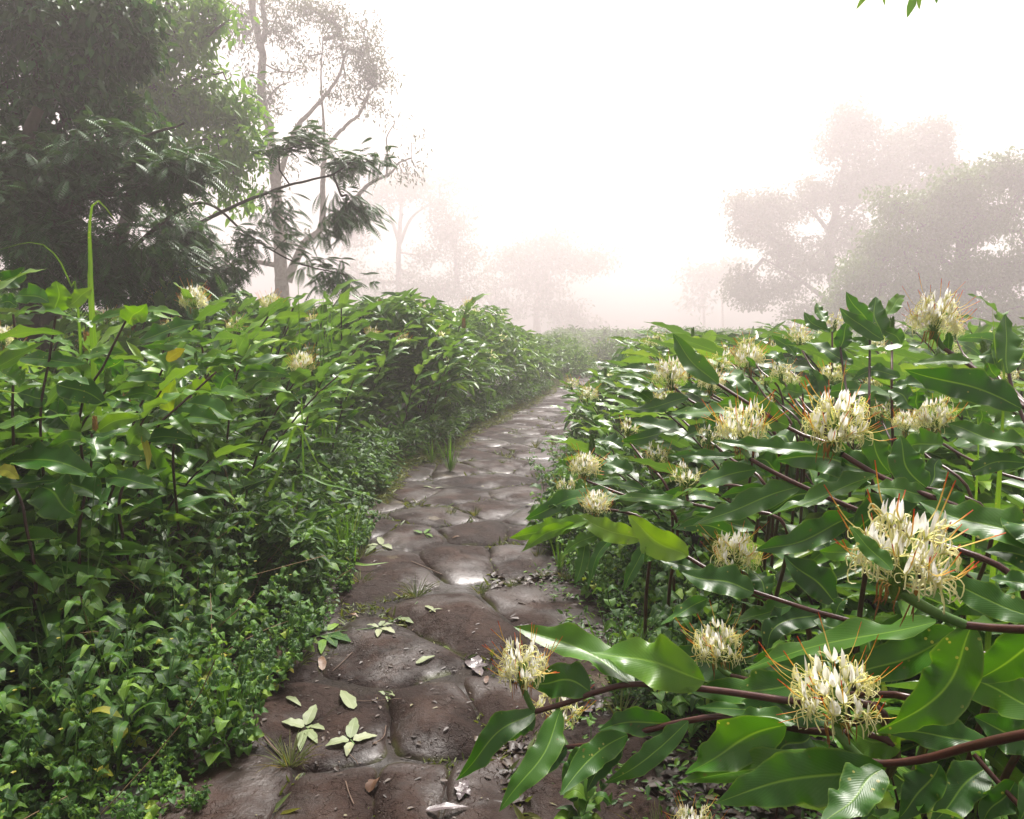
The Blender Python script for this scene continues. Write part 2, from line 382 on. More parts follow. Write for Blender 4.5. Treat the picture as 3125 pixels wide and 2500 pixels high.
def wet_stone(name, dark, mid, warm, wet=.5, lichen=True, sc_=1.0):
    m, nt, bs, out = mat(name)
    tc = nd(nt, 'ShaderNodeTexCoord'); geo = nd(nt, 'ShaderNodeNewGeometry'); oi = nd(nt, 'ShaderNodeObjectInfo')
    pos = geo.outputs['Position']
    def noise(s, d=5.0, r=.6):
        n = nd(nt, 'ShaderNodeTexNoise', i_Scale=s * sc_, i_Detail=d, i_Roughness=r); nt.links.new(pos, n.inputs['Vector']); return n.outputs['Fac']
    big, med, fine, grit = noise(1.7), noise(7.0, 6), noise(38.0, 6, .7), noise(150.0, 3)
    base = ramp(nt, mth(nt, 'ADD', mth(nt, 'MULTIPLY', med, .6), mth(nt, 'MULTIPLY', fine, .4)), [(.32, dark), (.52, mid), (.7, warm)])
    base = mix(nt, mth(nt, 'MULTIPLY', oi.outputs['Random'], .55), base, tuple(c * .8 for c in warm))
    uv = nd(nt, 'ShaderNodeUVMap', uv_map='UVMap'); sp = nd(nt, 'ShaderNodeSeparateXYZ'); nt.links.new(uv.outputs[0], sp.inputs[0])
    # worn, drier crown of each stone is paler
    crown = mth(nt, 'MULTIPLY', mth(nt, 'SUBTRACT', 1.0, mth(nt, 'MULTIPLY', sp.outputs[1], 1.35), True), mth(nt, 'MULTIPLY', mth(nt, 'SUBTRACT', med, .36, True), 4.5, True))
    base = mix(nt, mth(nt, 'MULTIPLY', crown, .5), base, tuple(min(1, c * 1.5) for c in warm))
    if lichen:
        v = nd(nt, 'ShaderNodeTexVoronoi', i_Scale=2.1, i_Randomness=1.0); nt.links.new(pos, v.inputs['Vector'])
        nlf = mth(nt, 'ADD', v.outputs['Distance'], mth(nt, 'MULTIPLY', mth(nt, 'SUBTRACT', fine, .5), .35))
        lf = mth(nt, 'MULTIPLY', mth(nt, 'SUBTRACT', .10, nlf, True), 60.0, True)
        base = mix(nt, mth(nt, 'MULTIPLY', lf, .75), base, (.10, .08, .05))
        g = mth(nt, 'MULTIPLY', mth(nt, 'SUBTRACT', grit, .66, True), 18.0, True)
        g = mth(nt, 'MULTIPLY', g, mth(nt, 'MULTIPLY', mth(nt, 'SUBTRACT', noise(3.3), .5, True), 8.0, True))
        base = mix(nt, mth(nt, 'MULTIPLY', g, .8), base, (.15, .135, .085))
        ed = mth(nt, 'MULTIPLY', mth(nt, 'SUBTRACT', sp.outputs[1], .86, True), 9.0, True)
        ms_ = mth(nt, 'MULTIPLY', ed, mth(nt, 'MULTIPLY', mth(nt, 'SUBTRACT', noise(4.3), .52, True), 9.0, True))
        base = mix(nt, mth(nt, 'MULTIPLY', ms_, .7), base, (.07, .085, .015))
    nt.links.new(base, bs.inputs['Base Color'])
    wetf = mth(nt, 'MULTIPLY', mth(nt, 'SUBTRACT', big, .55 - wet * .14, True), 7.0, True)
    wetf = mth(nt, 'MULTIPLY', wetf, mth(nt, 'SUBTRACT', 1.0, mth(nt, 'MULTIPLY', crown, .7), True))
    ro = mth(nt, 'SUBTRACT', mth(nt, 'ADD', .50, mth(nt, 'MULTIPLY', fine, .2)), mth(nt, 'MULTIPLY', wetf, .28), True)
    nt.links.new(ro, bs.inputs['Roughness'])
    nt.links.new(mth(nt, 'ADD', .12, mth(nt, 'MULTIPLY', wetf, .36)), bs.inputs['Specular IOR Level'])
    vc = nd(nt, 'ShaderNodeTexVoronoi', feature='DISTANCE_TO_EDGE', i_Scale=3.1)
    wp = nd(nt, 'ShaderNodeVectorMath', operation='ADD'); nt.links.new(pos, wp.inputs[0])
    nv = nd(nt, 'ShaderNodeTexNoise', i_Scale=6.0, i_Detail=4.0); nt.links.new(pos, nv.inputs['Vector']); nt.links.new(nv.outputs['Color'], wp.inputs[1])
    nt.links.new(wp.outputs[0], vc.inputs['Vector'])
    crack = mth(nt, 'MULTIPLY', mth(nt, 'SUBTRACT', .012, vc.outputs['Distance'], True), 80.0, True)
    h = mth(nt, 'SUBTRACT', mth(nt, 'ADD', mth(nt, 'ADD', mth(nt, 'MULTIPLY', fine, 1.0), mth(nt, 'MULTIPLY', med, 1.6)), mth(nt, 'MULTIPLY', grit, .3)), mth(nt, 'MULTIPLY', crack, .8))
    bp = nd(nt, 'ShaderNodeBump', i_Distance=.012)
    nt.links.new(mth(nt, 'SUBTRACT', .85, mth(nt, 'MULTIPLY', wetf, .62)), bp.inputs['Strength'])
    nt.links.new(h, bp.inputs['Height']); nt.links.new(bp.outputs[0], bs.inputs['Normal'])
    return m
M['soil'] = soil_material()
M['stone'] = wet_stone('wet_paving_stone', (.005, .003, .0028), (.015, .0082, .0068), (.042, .022, .0155), wet=.6)
M['mud'] = wet_stone('wet_mud', (.005, .0035, .003), (.012, .008, .0065), (.022, .016, .012), wet=.5, lichen=False)

# the ground: one sheet reaching far into the fog
def build_ground():
    mb = MB(); n = 120
    a = np.linspace(-1, 1, n + 1); a = np.sign(a) * np.abs(a) ** 2.4 * 158
    X, Y = np.meshgrid(a, a, indexing='ij')
    Z = np.where((np.abs(X) > 8) | (np.abs(Y) > 40), .12 * np.sin(X * .13) * np.sin(Y * .11), 0) - .004
    Z = Z - np.where(Y > 55, (Y - 55) * .02, 0)
    mb.add(np.stack([X, Y, Z], -1), grid_faces(n, n))
    o = mb.build('ground', M['soil']); tag(o, kind='structure')
build_ground()

def build_path():
    mb = MB(); n, m = 260, 22
    y = np.concatenate([np.linspace(.6, 6, 140), np.linspace(6.1, 46, n - 139)])
    q = np.linspace(0, 1, m + 1)
    l, r = XL(y) - .12, XR(y) + .12
    l = l + .05 * np.sin(y * 9.1) ; r = r + .05 * np.sin(y * 8.3)
    X = l[:, None] * (1 - q) + r[:, None] * q; Y = np.broadcast_to(y[:, None], X.shape)
    edge = np.minimum(q, 1 - q)[None]
    Z = .005 + .005 * np.sin(X * 7 + Y * 3) * np.sin(Y * 5.1 - X * 2) - .016 * np.exp(-edge * 18)
    mb.add(np.stack([X, Y, Z], -1), grid_faces(n, m))
    o = mb.build('path', M['mud']); tag(o, kind='structure')
build_path()

# paving stones: rounded domes packed like cells, half sunk in the mud
NEAR = [(700, 2450), (1020, 2460), (1262, 2445), (1450, 2450), (1700, 2420), (1335, 2235), (850, 2190), (1160, 2005), (1435, 1915),
        (1640, 1880), (1600, 2190), (840, 2010), (1040, 2260), (1400, 1712), (1195, 1735), (1240, 1645), (1095, 1631), (1455, 1631),
        (1590, 1705), (1640, 1635), (1385, 1520), (1250, 1512), (1612, 1515), (1480, 1470), (1485, 1560), (1650, 1580), (1270, 1440), (1380, 1440),
        (1530, 1425), (1655, 1432), (1590, 1372), (1455, 1385), (1725, 1385), (1365, 1580), (1130, 1530), (1760, 2060), (1800, 2300)]
CEN = [G(u, v)[:2] for u, v in NEAR]
r0 = np.random.default_rng(5)
yy = 8.6
while yy < 40:
    a, b = float(XL(yy)), float(XR(yy)); k = max(2, int(round((b - a) / .62)))
    for i in range(k):
        CEN.append(np.array([a + (b - a) * (i + .5 + r0.uniform(-.25, .25)) / k, yy + r0.uniform(-.18, .18)]))
    yy += .62 if yy < 20 else .95
CEN = np.array(CEN)
def build_stones():
    na, nr = 56, 14
    th = np.linspace(0, 2 * np.pi, na + 1)[:-1]
    e = np.stack([np.cos(th), np.sin(th)], 1)
    for i, c in enumerate(CEN):
        dv = np.delete(CEN, i, 0) - c; dd = np.linalg.norm(dv, axis=1)
        k = dd < 2.5; dv, dd = dv[k], dd[k]
        dot = e @ dv.T
        rr = np.where(dot > 1e-3, (dd ** 2 / 2)[None] / np.maximum(dot, 1e-3), 9)
        rmax = .52 if c[1] > 8 else .62
        rr = np.concatenate([rr, np.full((na, 1), rmax * r0.uniform(.8, 1.05))], 1)
        r = (np.sum(rr ** -9.0, 1)) ** (-1 / 9.0) * 1.045          # smooth minimum rounds the corners
        r = r * (1 + .04 * np.sin(th * 2 + r0.random() * 6) + .03 * np.sin(th * 5 + r0.random() * 6) + .012 * np.sin(th * 11 + r0.random() * 6)) * .99
        H = r0.uniform(.010, .024)
        if i in (5, 8, 13): H = .045 if i != 13 else .034
        tx, ty = r0.uniform(-.018, .018, 2)
        s = (np.linspace(0, 1, nr + 1)[1:]) ** .62
        px = c[0] + e[None, :, 0] * r[None] * s[:, None]; py = c[1] + e[None, :, 1] * r[None] * s[:, None]
        lo_, hi_ = XL(py) - .03 - .05 * s[:, None], XR(py) + .03 + .05 * s[:, None]
        px = np.clip(px, lo_, hi_)
        def hgt(s_, x, y):
            n_ = .006 * np.sin(x * 11 + i) * np.sin(y * 13 - i) + .004 * np.sin(x * 23 + y * 19 + i)
            return H * (1 - s_ ** 2.2) - .024 * s_ ** 16 + tx * (x - c[0]) + ty * (y - c[1]) + n_ * (1 - s_ ** 6) + .014
        pz = hgt(s[:, None], px, py)
        ctr = np.array([[c[0], c[1], float(hgt(0.0, c[0], c[1]))]])
        # innermost ring is joined to the centre by a tiny ring so that every face is a quad
        V = np.concatenate([np.stack([c[0] + e[:, 0] * .002, c[1] + e[:, 1] * .002, np.full(na, ctr[0, 2])], 1)[None],
                            np.stack([px, py, pz], -1)], 0)
        V = np.concatenate([V, V[:, :1]], 1)
        U = np.stack(np.broadcast_arrays(np.linspace(0, 1, na + 1)[None], np.concatenate([[0], s])[:, None]), -1)
        V = V - np.array([c[0], c[1], 0])
        mb = MB(); mb.add(V, grid_faces(nr, na)[:, ::-1], U, r0.random())
        o = mb.build('paving_stone', M['stone']); o.location = (c[0], c[1], 0)
        lab = STONE_LABELS.get(i) or ROWLAB.get(i)
        if lab: tag(o, lab, 'paving stone', 'paving stones of the path')
        elif i < len(NEAR): tag(o, 'wet brown rounded stone set in the muddy path in the middle distance', 'paving stone', 'paving stones of the path')
        else: tag(o, 'far wet stone of the path fading into the fog', 'paving stone', 'paving stones of the path')
STONE_LABELS = {0: 'dark flat paving stone in the bottom left corner of the path', 1: 'long dark stone at the bottom edge under the curled brown leaf',
    5: 'largest domed brown stone in front, with a crack and worn top', 6: 'dark flat stone under the pale five-leaf sprig and round lichen spot',
    7: 'smooth stone just above the single fallen leaf in the middle', 8: 'rusty domed stone behind the mossy gap, below the first grass tufts',
    9: 'dark half buried stone right of the rusty domed stone', 13: 'broad domed stone beyond the first row of grass tufts, with bright puddle',
    14: 'flat stone left of the broad domed stone, under the long grass blade', 18: 'wet shining stone right of the broad domed stone'}
# the other near stones are told apart by their row and their place in the row
ROWLAB, _rows = {}, []
_ord = ['first', 'second', 'third', 'fourth', 'fifth', 'sixth', 'seventh', 'eighth', 'ninth', 'tenth', 'eleventh', 'twelfth']
for _i in sorted(range(len(NEAR)), key=lambda i: -NEAR[i][1]):
    if _rows and _rows[-1][0] - NEAR[_i][1] < 38: _rows[-1][1].append(_i)
    else: _rows.append([NEAR[_i][1], [_i]])
for _k, (_v, _r) in enumerate(_rows):
    _r.sort(key=lambda i: NEAR[i][0])
    for _j, _i in enumerate(_r):
        ROWLAB[_i] = 'wet brown stone, %s from the left in the %s row up from the photo bottom' % (_ord[_j], _ord[min(_k, 11)])
build_stones()

# ------------------------------------------------------------------ flower head
def flower_meshes(seed, nfl=26, lo=False):
    """unit flower head (about 1 wide): spike, white petals, curled petals, stamens, wilted hanging petals"""
    r = np.random.default_rng(seed)
    sp, wh, cr, st, wl = MB(), MB(), MB(), MB(), MB()
    z = np.linspace(0, .62, 9); tube(sp, np.stack([.02 * np.sin(z * 5), 0 * z, z - .45], 1), .085 * np.sin(np.linspace(.5, 2.95, 9)) + .01, 8, 0, .5)
    for k in range(20 if not lo else 8):
        a = k * 2.4; h = -.38 + .5 * k / (20 if not lo else 8)
        d = np.array([math.cos(a) * .55, math.sin(a) * .55, .8])
        b = np.array([math.cos(a) * .06, math.sin(a) * .06, h])
        blade(sp, [b, b + d * .09, b + d * .17 + np.array([0, 0, .03])], .035, (math.cos(a), math.sin(a), -.3), 4, 2, .2, 0, prof='ovate', rng=r)
    def rib(mb, pts, w, n=8, up=None, R=.5, tip=True):
        p = spline(pts, n + 1)
        W = w * np.ones(n + 1)
        W[0] *= .6; W[-1] *= .35 if tip else .8
        k = 3
        t = nrm(np.gradient(p, axis=0)); x = nrm(np.cross(t, [.3, .5, .81])); y = np.cross(t, x)
        a = np.linspace(0, 2 * np.pi, k + 1); el = np.array([1.0, .45])
        V = p[:, None] + W[:, None, None] * (x[:, None] * np.cos(a)[None, :, None] + .5 * y[:, None] * np.sin(a)[None, :, None])
        U = np.stack(np.broadcast_arrays(a[None] / 6.28, np.linspace(0, 1, n + 1)[:, None]), -1)
        mb.add(V, grid_faces(n, k), U, R)
    for k in range(nfl):
        a = k * 2.39996 + r.uniform(-.2, .2); f = k / nfl
        h = -.28 + .42 * f + r.uniform(-.03, .03)
        el = r.uniform(-.1, .55) if f < .75 else r.uniform(.5, 1.1)
        o = np.array([math.cos(a), math.sin(a), 0.0]); zz = np.array([0, 0, 1.0])
        d = o * math.cos(el) + zz * math.sin(el)
        b = o * .06 + zz * h
        L = r.uniform(.24, .36) * (.75 + .25 * math.cos(el))
        m_ = b + d * L * .6 + zz * .02; e_ = b + d * L + zz * L * .35
        rib(cr, [b, m_, e_], .012, 4, tip=False)
        if not lo or k % 2 == 0:
            # upright white lip with a second lobe beside it
            for q in range(2):
                j = r.normal(0, .035, 3); j[2] = 0
                top = e_ + zz * r.uniform(.19, .30) + o * r.uniform(-.02, .07) + j
                blade(wh, [e_, (e_ + top) / 2 + j * .6, top], r.uniform(.028, .044), o, 5, 2, .5, 0, prof='ovate', rng=r)
        nc = 4 if lo else 5
        for q in range(nc):                        # curling cream ribbons
            sd = nrm(np.cross(d, zz) * r.uniform(-1, 1) + o * r.uniform(.0, .9) + zz * r.uniform(-.3, .5))
            Lr = r.uniform(.16, .34)
            p1 = e_ + sd * Lr * .4 + zz * .05; p2 = e_ + sd * Lr * .75 + zz * r.uniform(-.06, .06)
            p3 = e_ + sd * Lr * r.uniform(.45, .9) - zz * r.uniform(.0, .2)
            p4 = p3 - sd * r.uniform(-.02, .09) + zz * r.uniform(-.05, .05) + r.normal(0, .02, 3)
            rib(cr, [e_, p1, p2, p3, p4], r.uniform(.007, .013) * (1.5 if lo else 1), 5 if lo else 9)
        if k % 2 == 0 or f > .5 or not lo:         # stamen arching far out, orange tipped
            if r.random() < .95:
                Ls = r.uniform(.32, .66)
                up2 = r.uniform(.1, 1.0)
                dd = nrm(o * 1.0 + zz * up2 * 1.2 + r.normal(0, .28, 3))
                p1 = e_ + dd * Ls * .5; p2 = e_ + dd * Ls + zz * r.uniform(.0, .14) + r.normal(0, .03, 3)
                rib(st, [b + d * L * .7, e_ + zz * .01, p1 - zz * .05 * r.uniform(-.5, 1), p2 + zz * .06 * r.uniform(0, 1)], .0095 * (1.5 if lo else 1), 5 if lo else 8, tip=False)
    for k in range(4 if lo else 14):
        a = r.uniform(0, 6.28); o = np.array([math.cos(a), math.sin(a), 0.0])
        b = o * .06 + np.array([0, 0, -.28]); p1 = b + o * r.uniform(.06, .16)
        p2 = p1 + np.array([0, 0, -r.uniform(.1, .22)]) + r.normal(0, .02, 3); p3 = p2 + np.array([0, 0, -r.uniform(.05, .22)]) + r.normal(0, .03, 3)
        rib(wl, [b, p1, p2, p3], r.uniform(.006, .013), 6)
    return [sp.mesh('flower_head', M['bract']), wh.mesh('white_petal_tuft', M['petal_white']), cr.mesh('curled_petal_tuft', M['petal_cream']),
            st.mesh('stamen_tuft', M['stamen']), wl.mesh('wilted_petal_tuft', M['wilted'])]
HEADS = [flower_meshes(s, n) for s, n in ((1, 36), (2, 32), (3, 40), (4, 30))]
HEADS_LO = [flower_meshes(s, n, True) for s, n in ((5, 20), (6, 24), (7, 18))]
SPARSE = [flower_meshes(s, n) for s, n in ((8, 12), (9, 10))]
def bud_mesh(dry, seed):
    r = np.random.default_rng(seed); mb = MB()
    z = np.linspace(0, 1, 8); tube(mb, np.stack([0 * z, 0 * z, z * .8 - .4], 1), .12 * np.sin(np.linspace(.4, 2.9, 8)) + .01, 8)
    for k in range(34):
        a = k * 2.4; h = -.36 + .72 * k / 34; o = np.array([math.cos(a), math.sin(a), 0])
        b = o * .10 * (1 - .4 * k / 34) + np.array([0, 0, h]); d = o * .35 + np.array([0, 0, 1.0])
        blade(mb, [b, b + d * .1, b + d * .2 - o * .02], .05, o, 4, 2, .3, 0, prof='ovate', rng=r)
    return mb.mesh('flower_spike', M['drybract'] if dry else M['bract'])
BUD_G, BUD_D = bud_mesh(False, 3), bud_mesh(True, 4)

def add_head(parent, world_pos, width, kind='hi', idx=0, tilt=(0, 0), rz=0.0):
    """flower head and its tufts as parts of a plant (parent may be rotated/scaled)"""
    if kind in ('bud', 'dry'):
        h = link('flower_spike', BUD_G if kind == 'bud' else BUD_D, parent)
        sets = []
    else:
        S = {'hi': HEADS, 'lo': HEADS_LO, 'sp': SPARSE}[kind]; S = S[idx % len(S)]
        h = link('flower_head', S[0], parent); sets = S[1:]
    lp = Vector([float(x) for x in world_pos]) - parent.location
    lp.rotate(parent.rotation_euler.to_matrix().inverted().to_euler() if parent.rotation_euler.z else parent.rotation_euler)
    s = parent.scale[0]
    h.location = lp / s; h.scale = [width / s] * 3
    h.rotation_euler = (tilt[0], tilt[1], rz)
    for d in sets: link(d.name.split('.')[0], d, h)
    return h

def joints():
    """moss, sprouts and grass growing along the joints between the stones"""
    r = np.random.default_rng(12); n = 60000
    y = 1.2 + 12 * r.random(n) ** 1.3; x = XL(y) + (XR(y) - XL(y)) * r.random(n)
    Pn = np.stack([x, y], 1); d = np.linalg.norm(Pn[:, None] - CEN[None], axis=2); d.sort(axis=1)
    m = (d[:, 1] - d[:, 0] < .045) & (np.sin(x * 4 + 1) * np.sin(y * 3.1) + .5 * np.sin(x * 11 + y * 7) + r.normal(0, .25, n) > .25)
    x, y = x[m], y[m]; n = len(x); mb = MB()
    D = np.stack([r.normal(0, 1, n), r.normal(0, 1, n), r.uniform(.2, 1.6, n)], 1)
    L = .022 * r.uniform(.4, 1.6, n); L[::6] *= 2.2
    leafcloud(mb, np.stack([x, y, np.full(n, .004)], 1), D, np.stack([r.normal(0, .5, n), r.normal(0, .5, n), np.ones(n)], 1), L, L * .13, np.clip(r.normal(.4, .25, n), 0, 1), .2, .3)
    tag(mb.build('joint_moss', M['drygrass']), 'moss and tiny grass growing in the joints between the stones', 'moss', kind='stuff')
joints()

# ------------------------------------------------------------------ traced ginger plants near the path
# stems: key -> (label, stem pixel path with depths, stem radius, head or None, base offset)
def head_depth(px, c): return 2231 * .145 / (px * CROP[c][2])
UPV = np.array([0, 0, 1.0]); CAMP = np.array([0, 0, CAMH])
CATG = 'ginger plant'
GR, GL = 'flowering ginger plants on the right bank', 'ginger plants on the left bank'
HERO = {}
def stem_local(root, pts, r0_, r1_, matl, name='stem', n=None, k=8):
    loc = np.array(root.location)
    mb = MB(); p = spline(np.array(pts), n or 6 * len(pts)); mb_r = np.linspace(r0_, r1_, len(p))
    tube(mb, p - loc, mb_r, k)
    return mb.build(name, matl, root)
def hero(key, label, path, rad=.008, base=None, group=GR, matl='stem_red', head=None, rz=0):
    """path: [(crop,x,y,d), ...] from the tip down; the stem then runs on to the ground"""
    pts = [Q(*p) for p in path]
    e = pts[-1]; d = nrm((pts[-1] - pts[-2])[None])[0] if len(pts) > 1 else np.array([.5, .2, -1])
    if base is None:
        hd = np.array([d[0], d[1], 0]); 
        base = np.array([e[0] + hd[0] * .4, e[1] + hd[1] * .3 + .1, 0])
    else: base = np.array([e[0] + base[0], e[1] + base[1], 0])
    run = min(.45, np.linalg.norm(base - e) * .45)
    m1 = e + d * run * .55 ; m1[2] = max(m1[2], e[2] * .55)
    mid = m1 * .55 + base * .45; mid[2] = m1[2] * .55
    root = empty('ginger_plant', base, label, CATG, group)
    allp = [base - np.array([0, 0, .02]), mid, m1] + pts[::-1]
    stem_local(root, allp, rad * 1.25, rad * .75, M[matl])
    HERO[key] = root
    if head:
        kind, c, x, y, dd, w, tx, ty = head
        hp = Q(c, x, y, dd); W = w * CROP[c][2] / FPX * dd
        top = pts[0]
        n_ = link_neck(root, top, hp, W)
        add_head(root, hp, W, kind, len(HERO), (tx, ty), RNG.uniform(0, 6))
    return root
def link_neck(root, top, hp, W):
    c = hp + np.array([0, 0, -.36 * W])
    mid = (top + c) / 2 + np.array([0, 0, -.03 * W])
    mb = MB(); tube(mb, spline([top, mid, c], 8) - np.array(root.location), np.linspace(.0075, .05 * W + .002, 8), 8)
    return mb.build('flower_stalk', M['stem_green'], root)
def hleaf(key, c, bx, by, tx, ty, w, db, dt=None, mid=None, tocam=.6, R=None, roll=0.0, dm=None, wave=.10, fold=.12, tc=0.0, mat_='ginger', prof='ginger', n=22):
    dt = db if dt is None else dt
    root = HERO[key]
    b, t = Q(c, bx, by, db), Q(c, tx, ty, dt)
    if mid is None: m_ = (b + t) / 2 + np.array([0, 0, .07 * np.linalg.norm(t - b)])
    else: m_ = Q(c, mid[0], mid[1], dm or (db + dt) / 2)
    ax = nrm((t - b)[None])[0]
    tcam = nrm((CAMP - m_)[None])[0]
    up = tcam * tocam + UPV * (1 - tocam)
    up = up - ax * (up @ ax); up = up / max(np.linalg.norm(up), 1e-6)
    vis = max(.62, abs(up @ tcam))
    W = .5 * w * CROP[c][2] / FPX * (db + dt) / 2 / vis
    R = RNG.uniform(.1, .6) if R is None else R
    mb = MB(); loc = np.array(root.location)
    blade(mb, np.array([b, m_, t]) - loc, W, up, n, 8, fold, wave, 3.2, R, roll, prof, tipcurl=tc)
    return mb.build('leaf', M[mat_], root)

# --- right bank, foreground
hero('P1', 'ginger plant with the low large cream flower head near the bottom right corner', [('B', 1180, 1370, 1.27), ('B', 1320, 1385, 1.25), ('B', 1560, 1355, 1.2), ('B', 1850, 1275, 1.12), ('B', 2200, 1200, 1.03), ('B', 2500, 1180, .98)], .0085, (.12, .25), head=('hi', 'B', 1000, 1000, 1.3, 470, -.1, -.15))
hero('P2', 'ginger plant with the largest cream flower head, white petals upright, at the right edge', [('B', 1800, 540, 1.12), ('B', 2000, 560, 1.08), ('B', 2300, 575, 1.0), ('B', 2600, 620, .98)], .0085, (.1, .35), head=('hi', 'B', 1410, 150, 1.15, 540, 0, -.1))
hero('P3', 'ginger plant leaning out over the stones with a small cream flower head at its tip', [('A', 560, 1070, 1.78), ('A', 770, 1010, 1.76), ('A', 950, 945, 1.73), ('A', 1170, 900, 1.7), ('A', 1600, 930, 1.62), ('A', 2100, 1000, 1.5)], .0085, (.2, .3), head=('hi', 'A', 490, 815, 1.78, 290, 0, .05))
hero('P3b', 'ginger plant under the leaning one, its wilting flower head half hidden by the purple stem', [('A', 760, 1285, 1.85), ('A', 920, 1265, 1.8), ('A', 1130, 1212, 1.72), ('A', 1480, 1128, 1.65), ('A', 1750, 1100, 1.6), ('A', 2200, 1180, 1.5)], .008, (.2, .3), head=('sp', 'A', 700, 1060, 1.92, 280, .3, .1))
hero('P4', 'ginger plant with a round cream flower head above the broad leaves in front', [('B', 370, 850, 1.72), ('B', 600, 900, 1.65), ('B', 1000, 960, 1.5)], .008, (.3, .3), head=('hi', 'A', 1680, 690, 1.75, 270, -.1, -.1))
hero('P4b', 'ginger plant cut by the bottom edge, only the top of its flower head showing', [('A', 1560, 1900, 1.5), ('A', 1800, 2050, 1.45)], .008, (.3, .2), head=('hi', 'A', 1530, 1790, 1.5, 220, 0, 0))
hero('P5', 'ginger plant with a tall cream flower head left of the star-like one', [('D', 490, 1105, 2.0), ('D', 640, 1190, 1.96), ('D', 870, 1300, 1.9), ('D', 1200, 1440, 1.82), ('D', 1450, 1560, 1.75)], .008, (.3, .25), head=('hi', 'D', 445, 930, 2.05, 290, 0, -.05))
hero('P6', 'ginger plant with a wide star-like cream flower head on a long slanting red stem', [('D', 1050, 1075, 1.72), ('D', 1240, 1190, 1.68), ('D', 1400, 1262, 1.64), ('D', 1800, 1415, 1.55), ('D', 2100, 1570, 1.48)], .0085, (.25, .25), head=('hi', 'D', 1010, 910, 1.75, 360, .25, -.25))
hero('P7', 'ginger plant with a small white flower head above a dark broad leaf', [('A', 1900, 335, 1.82), ('A', 2130, 410, 1.76), ('B', 860, 450, 1.7), ('B', 1190, 540, 1.6), ('B', 1500, 640, 1.52)], .007, (.3, .25), head=('hi', 'C', 1590, 1400, 1.95, 260, 0, 0))
hero('P8', 'ginger plant with a cream flower head against the foggy tree at the upper right', [('D', 1670, 430, 2.15), ('D', 1870, 560, 2.05), ('D', 2120, 760, 1.9), ('D', 2350, 900, 1.8)], .0085, (.25, .2), head=('hi', 'D', 1620, 255, 2.15, 260, -.1, -.1))
hero('P9', 'flowerless ginger shoot with one long pointed leaf rising left over the flower heads', [('D', 280, 640, 2.3), ('D', 500, 778, 2.2), ('D', 750, 930, 2.1)], .007, (.3, .2))
hero('P10', 'ginger plant with yellow-green drooping leaves reaching left over the wet stones', [('C', 690, 1190, 2.45), ('C', 1020, 1295, 2.3), ('C', 1220, 1360, 2.2), ('C', 1420, 1475, 2.1), ('C', 1640, 1600, 2.0)], .007, (.25, .25), head=('hi', 'C', 735, 1090, 2.45, 155, 0, -.1))
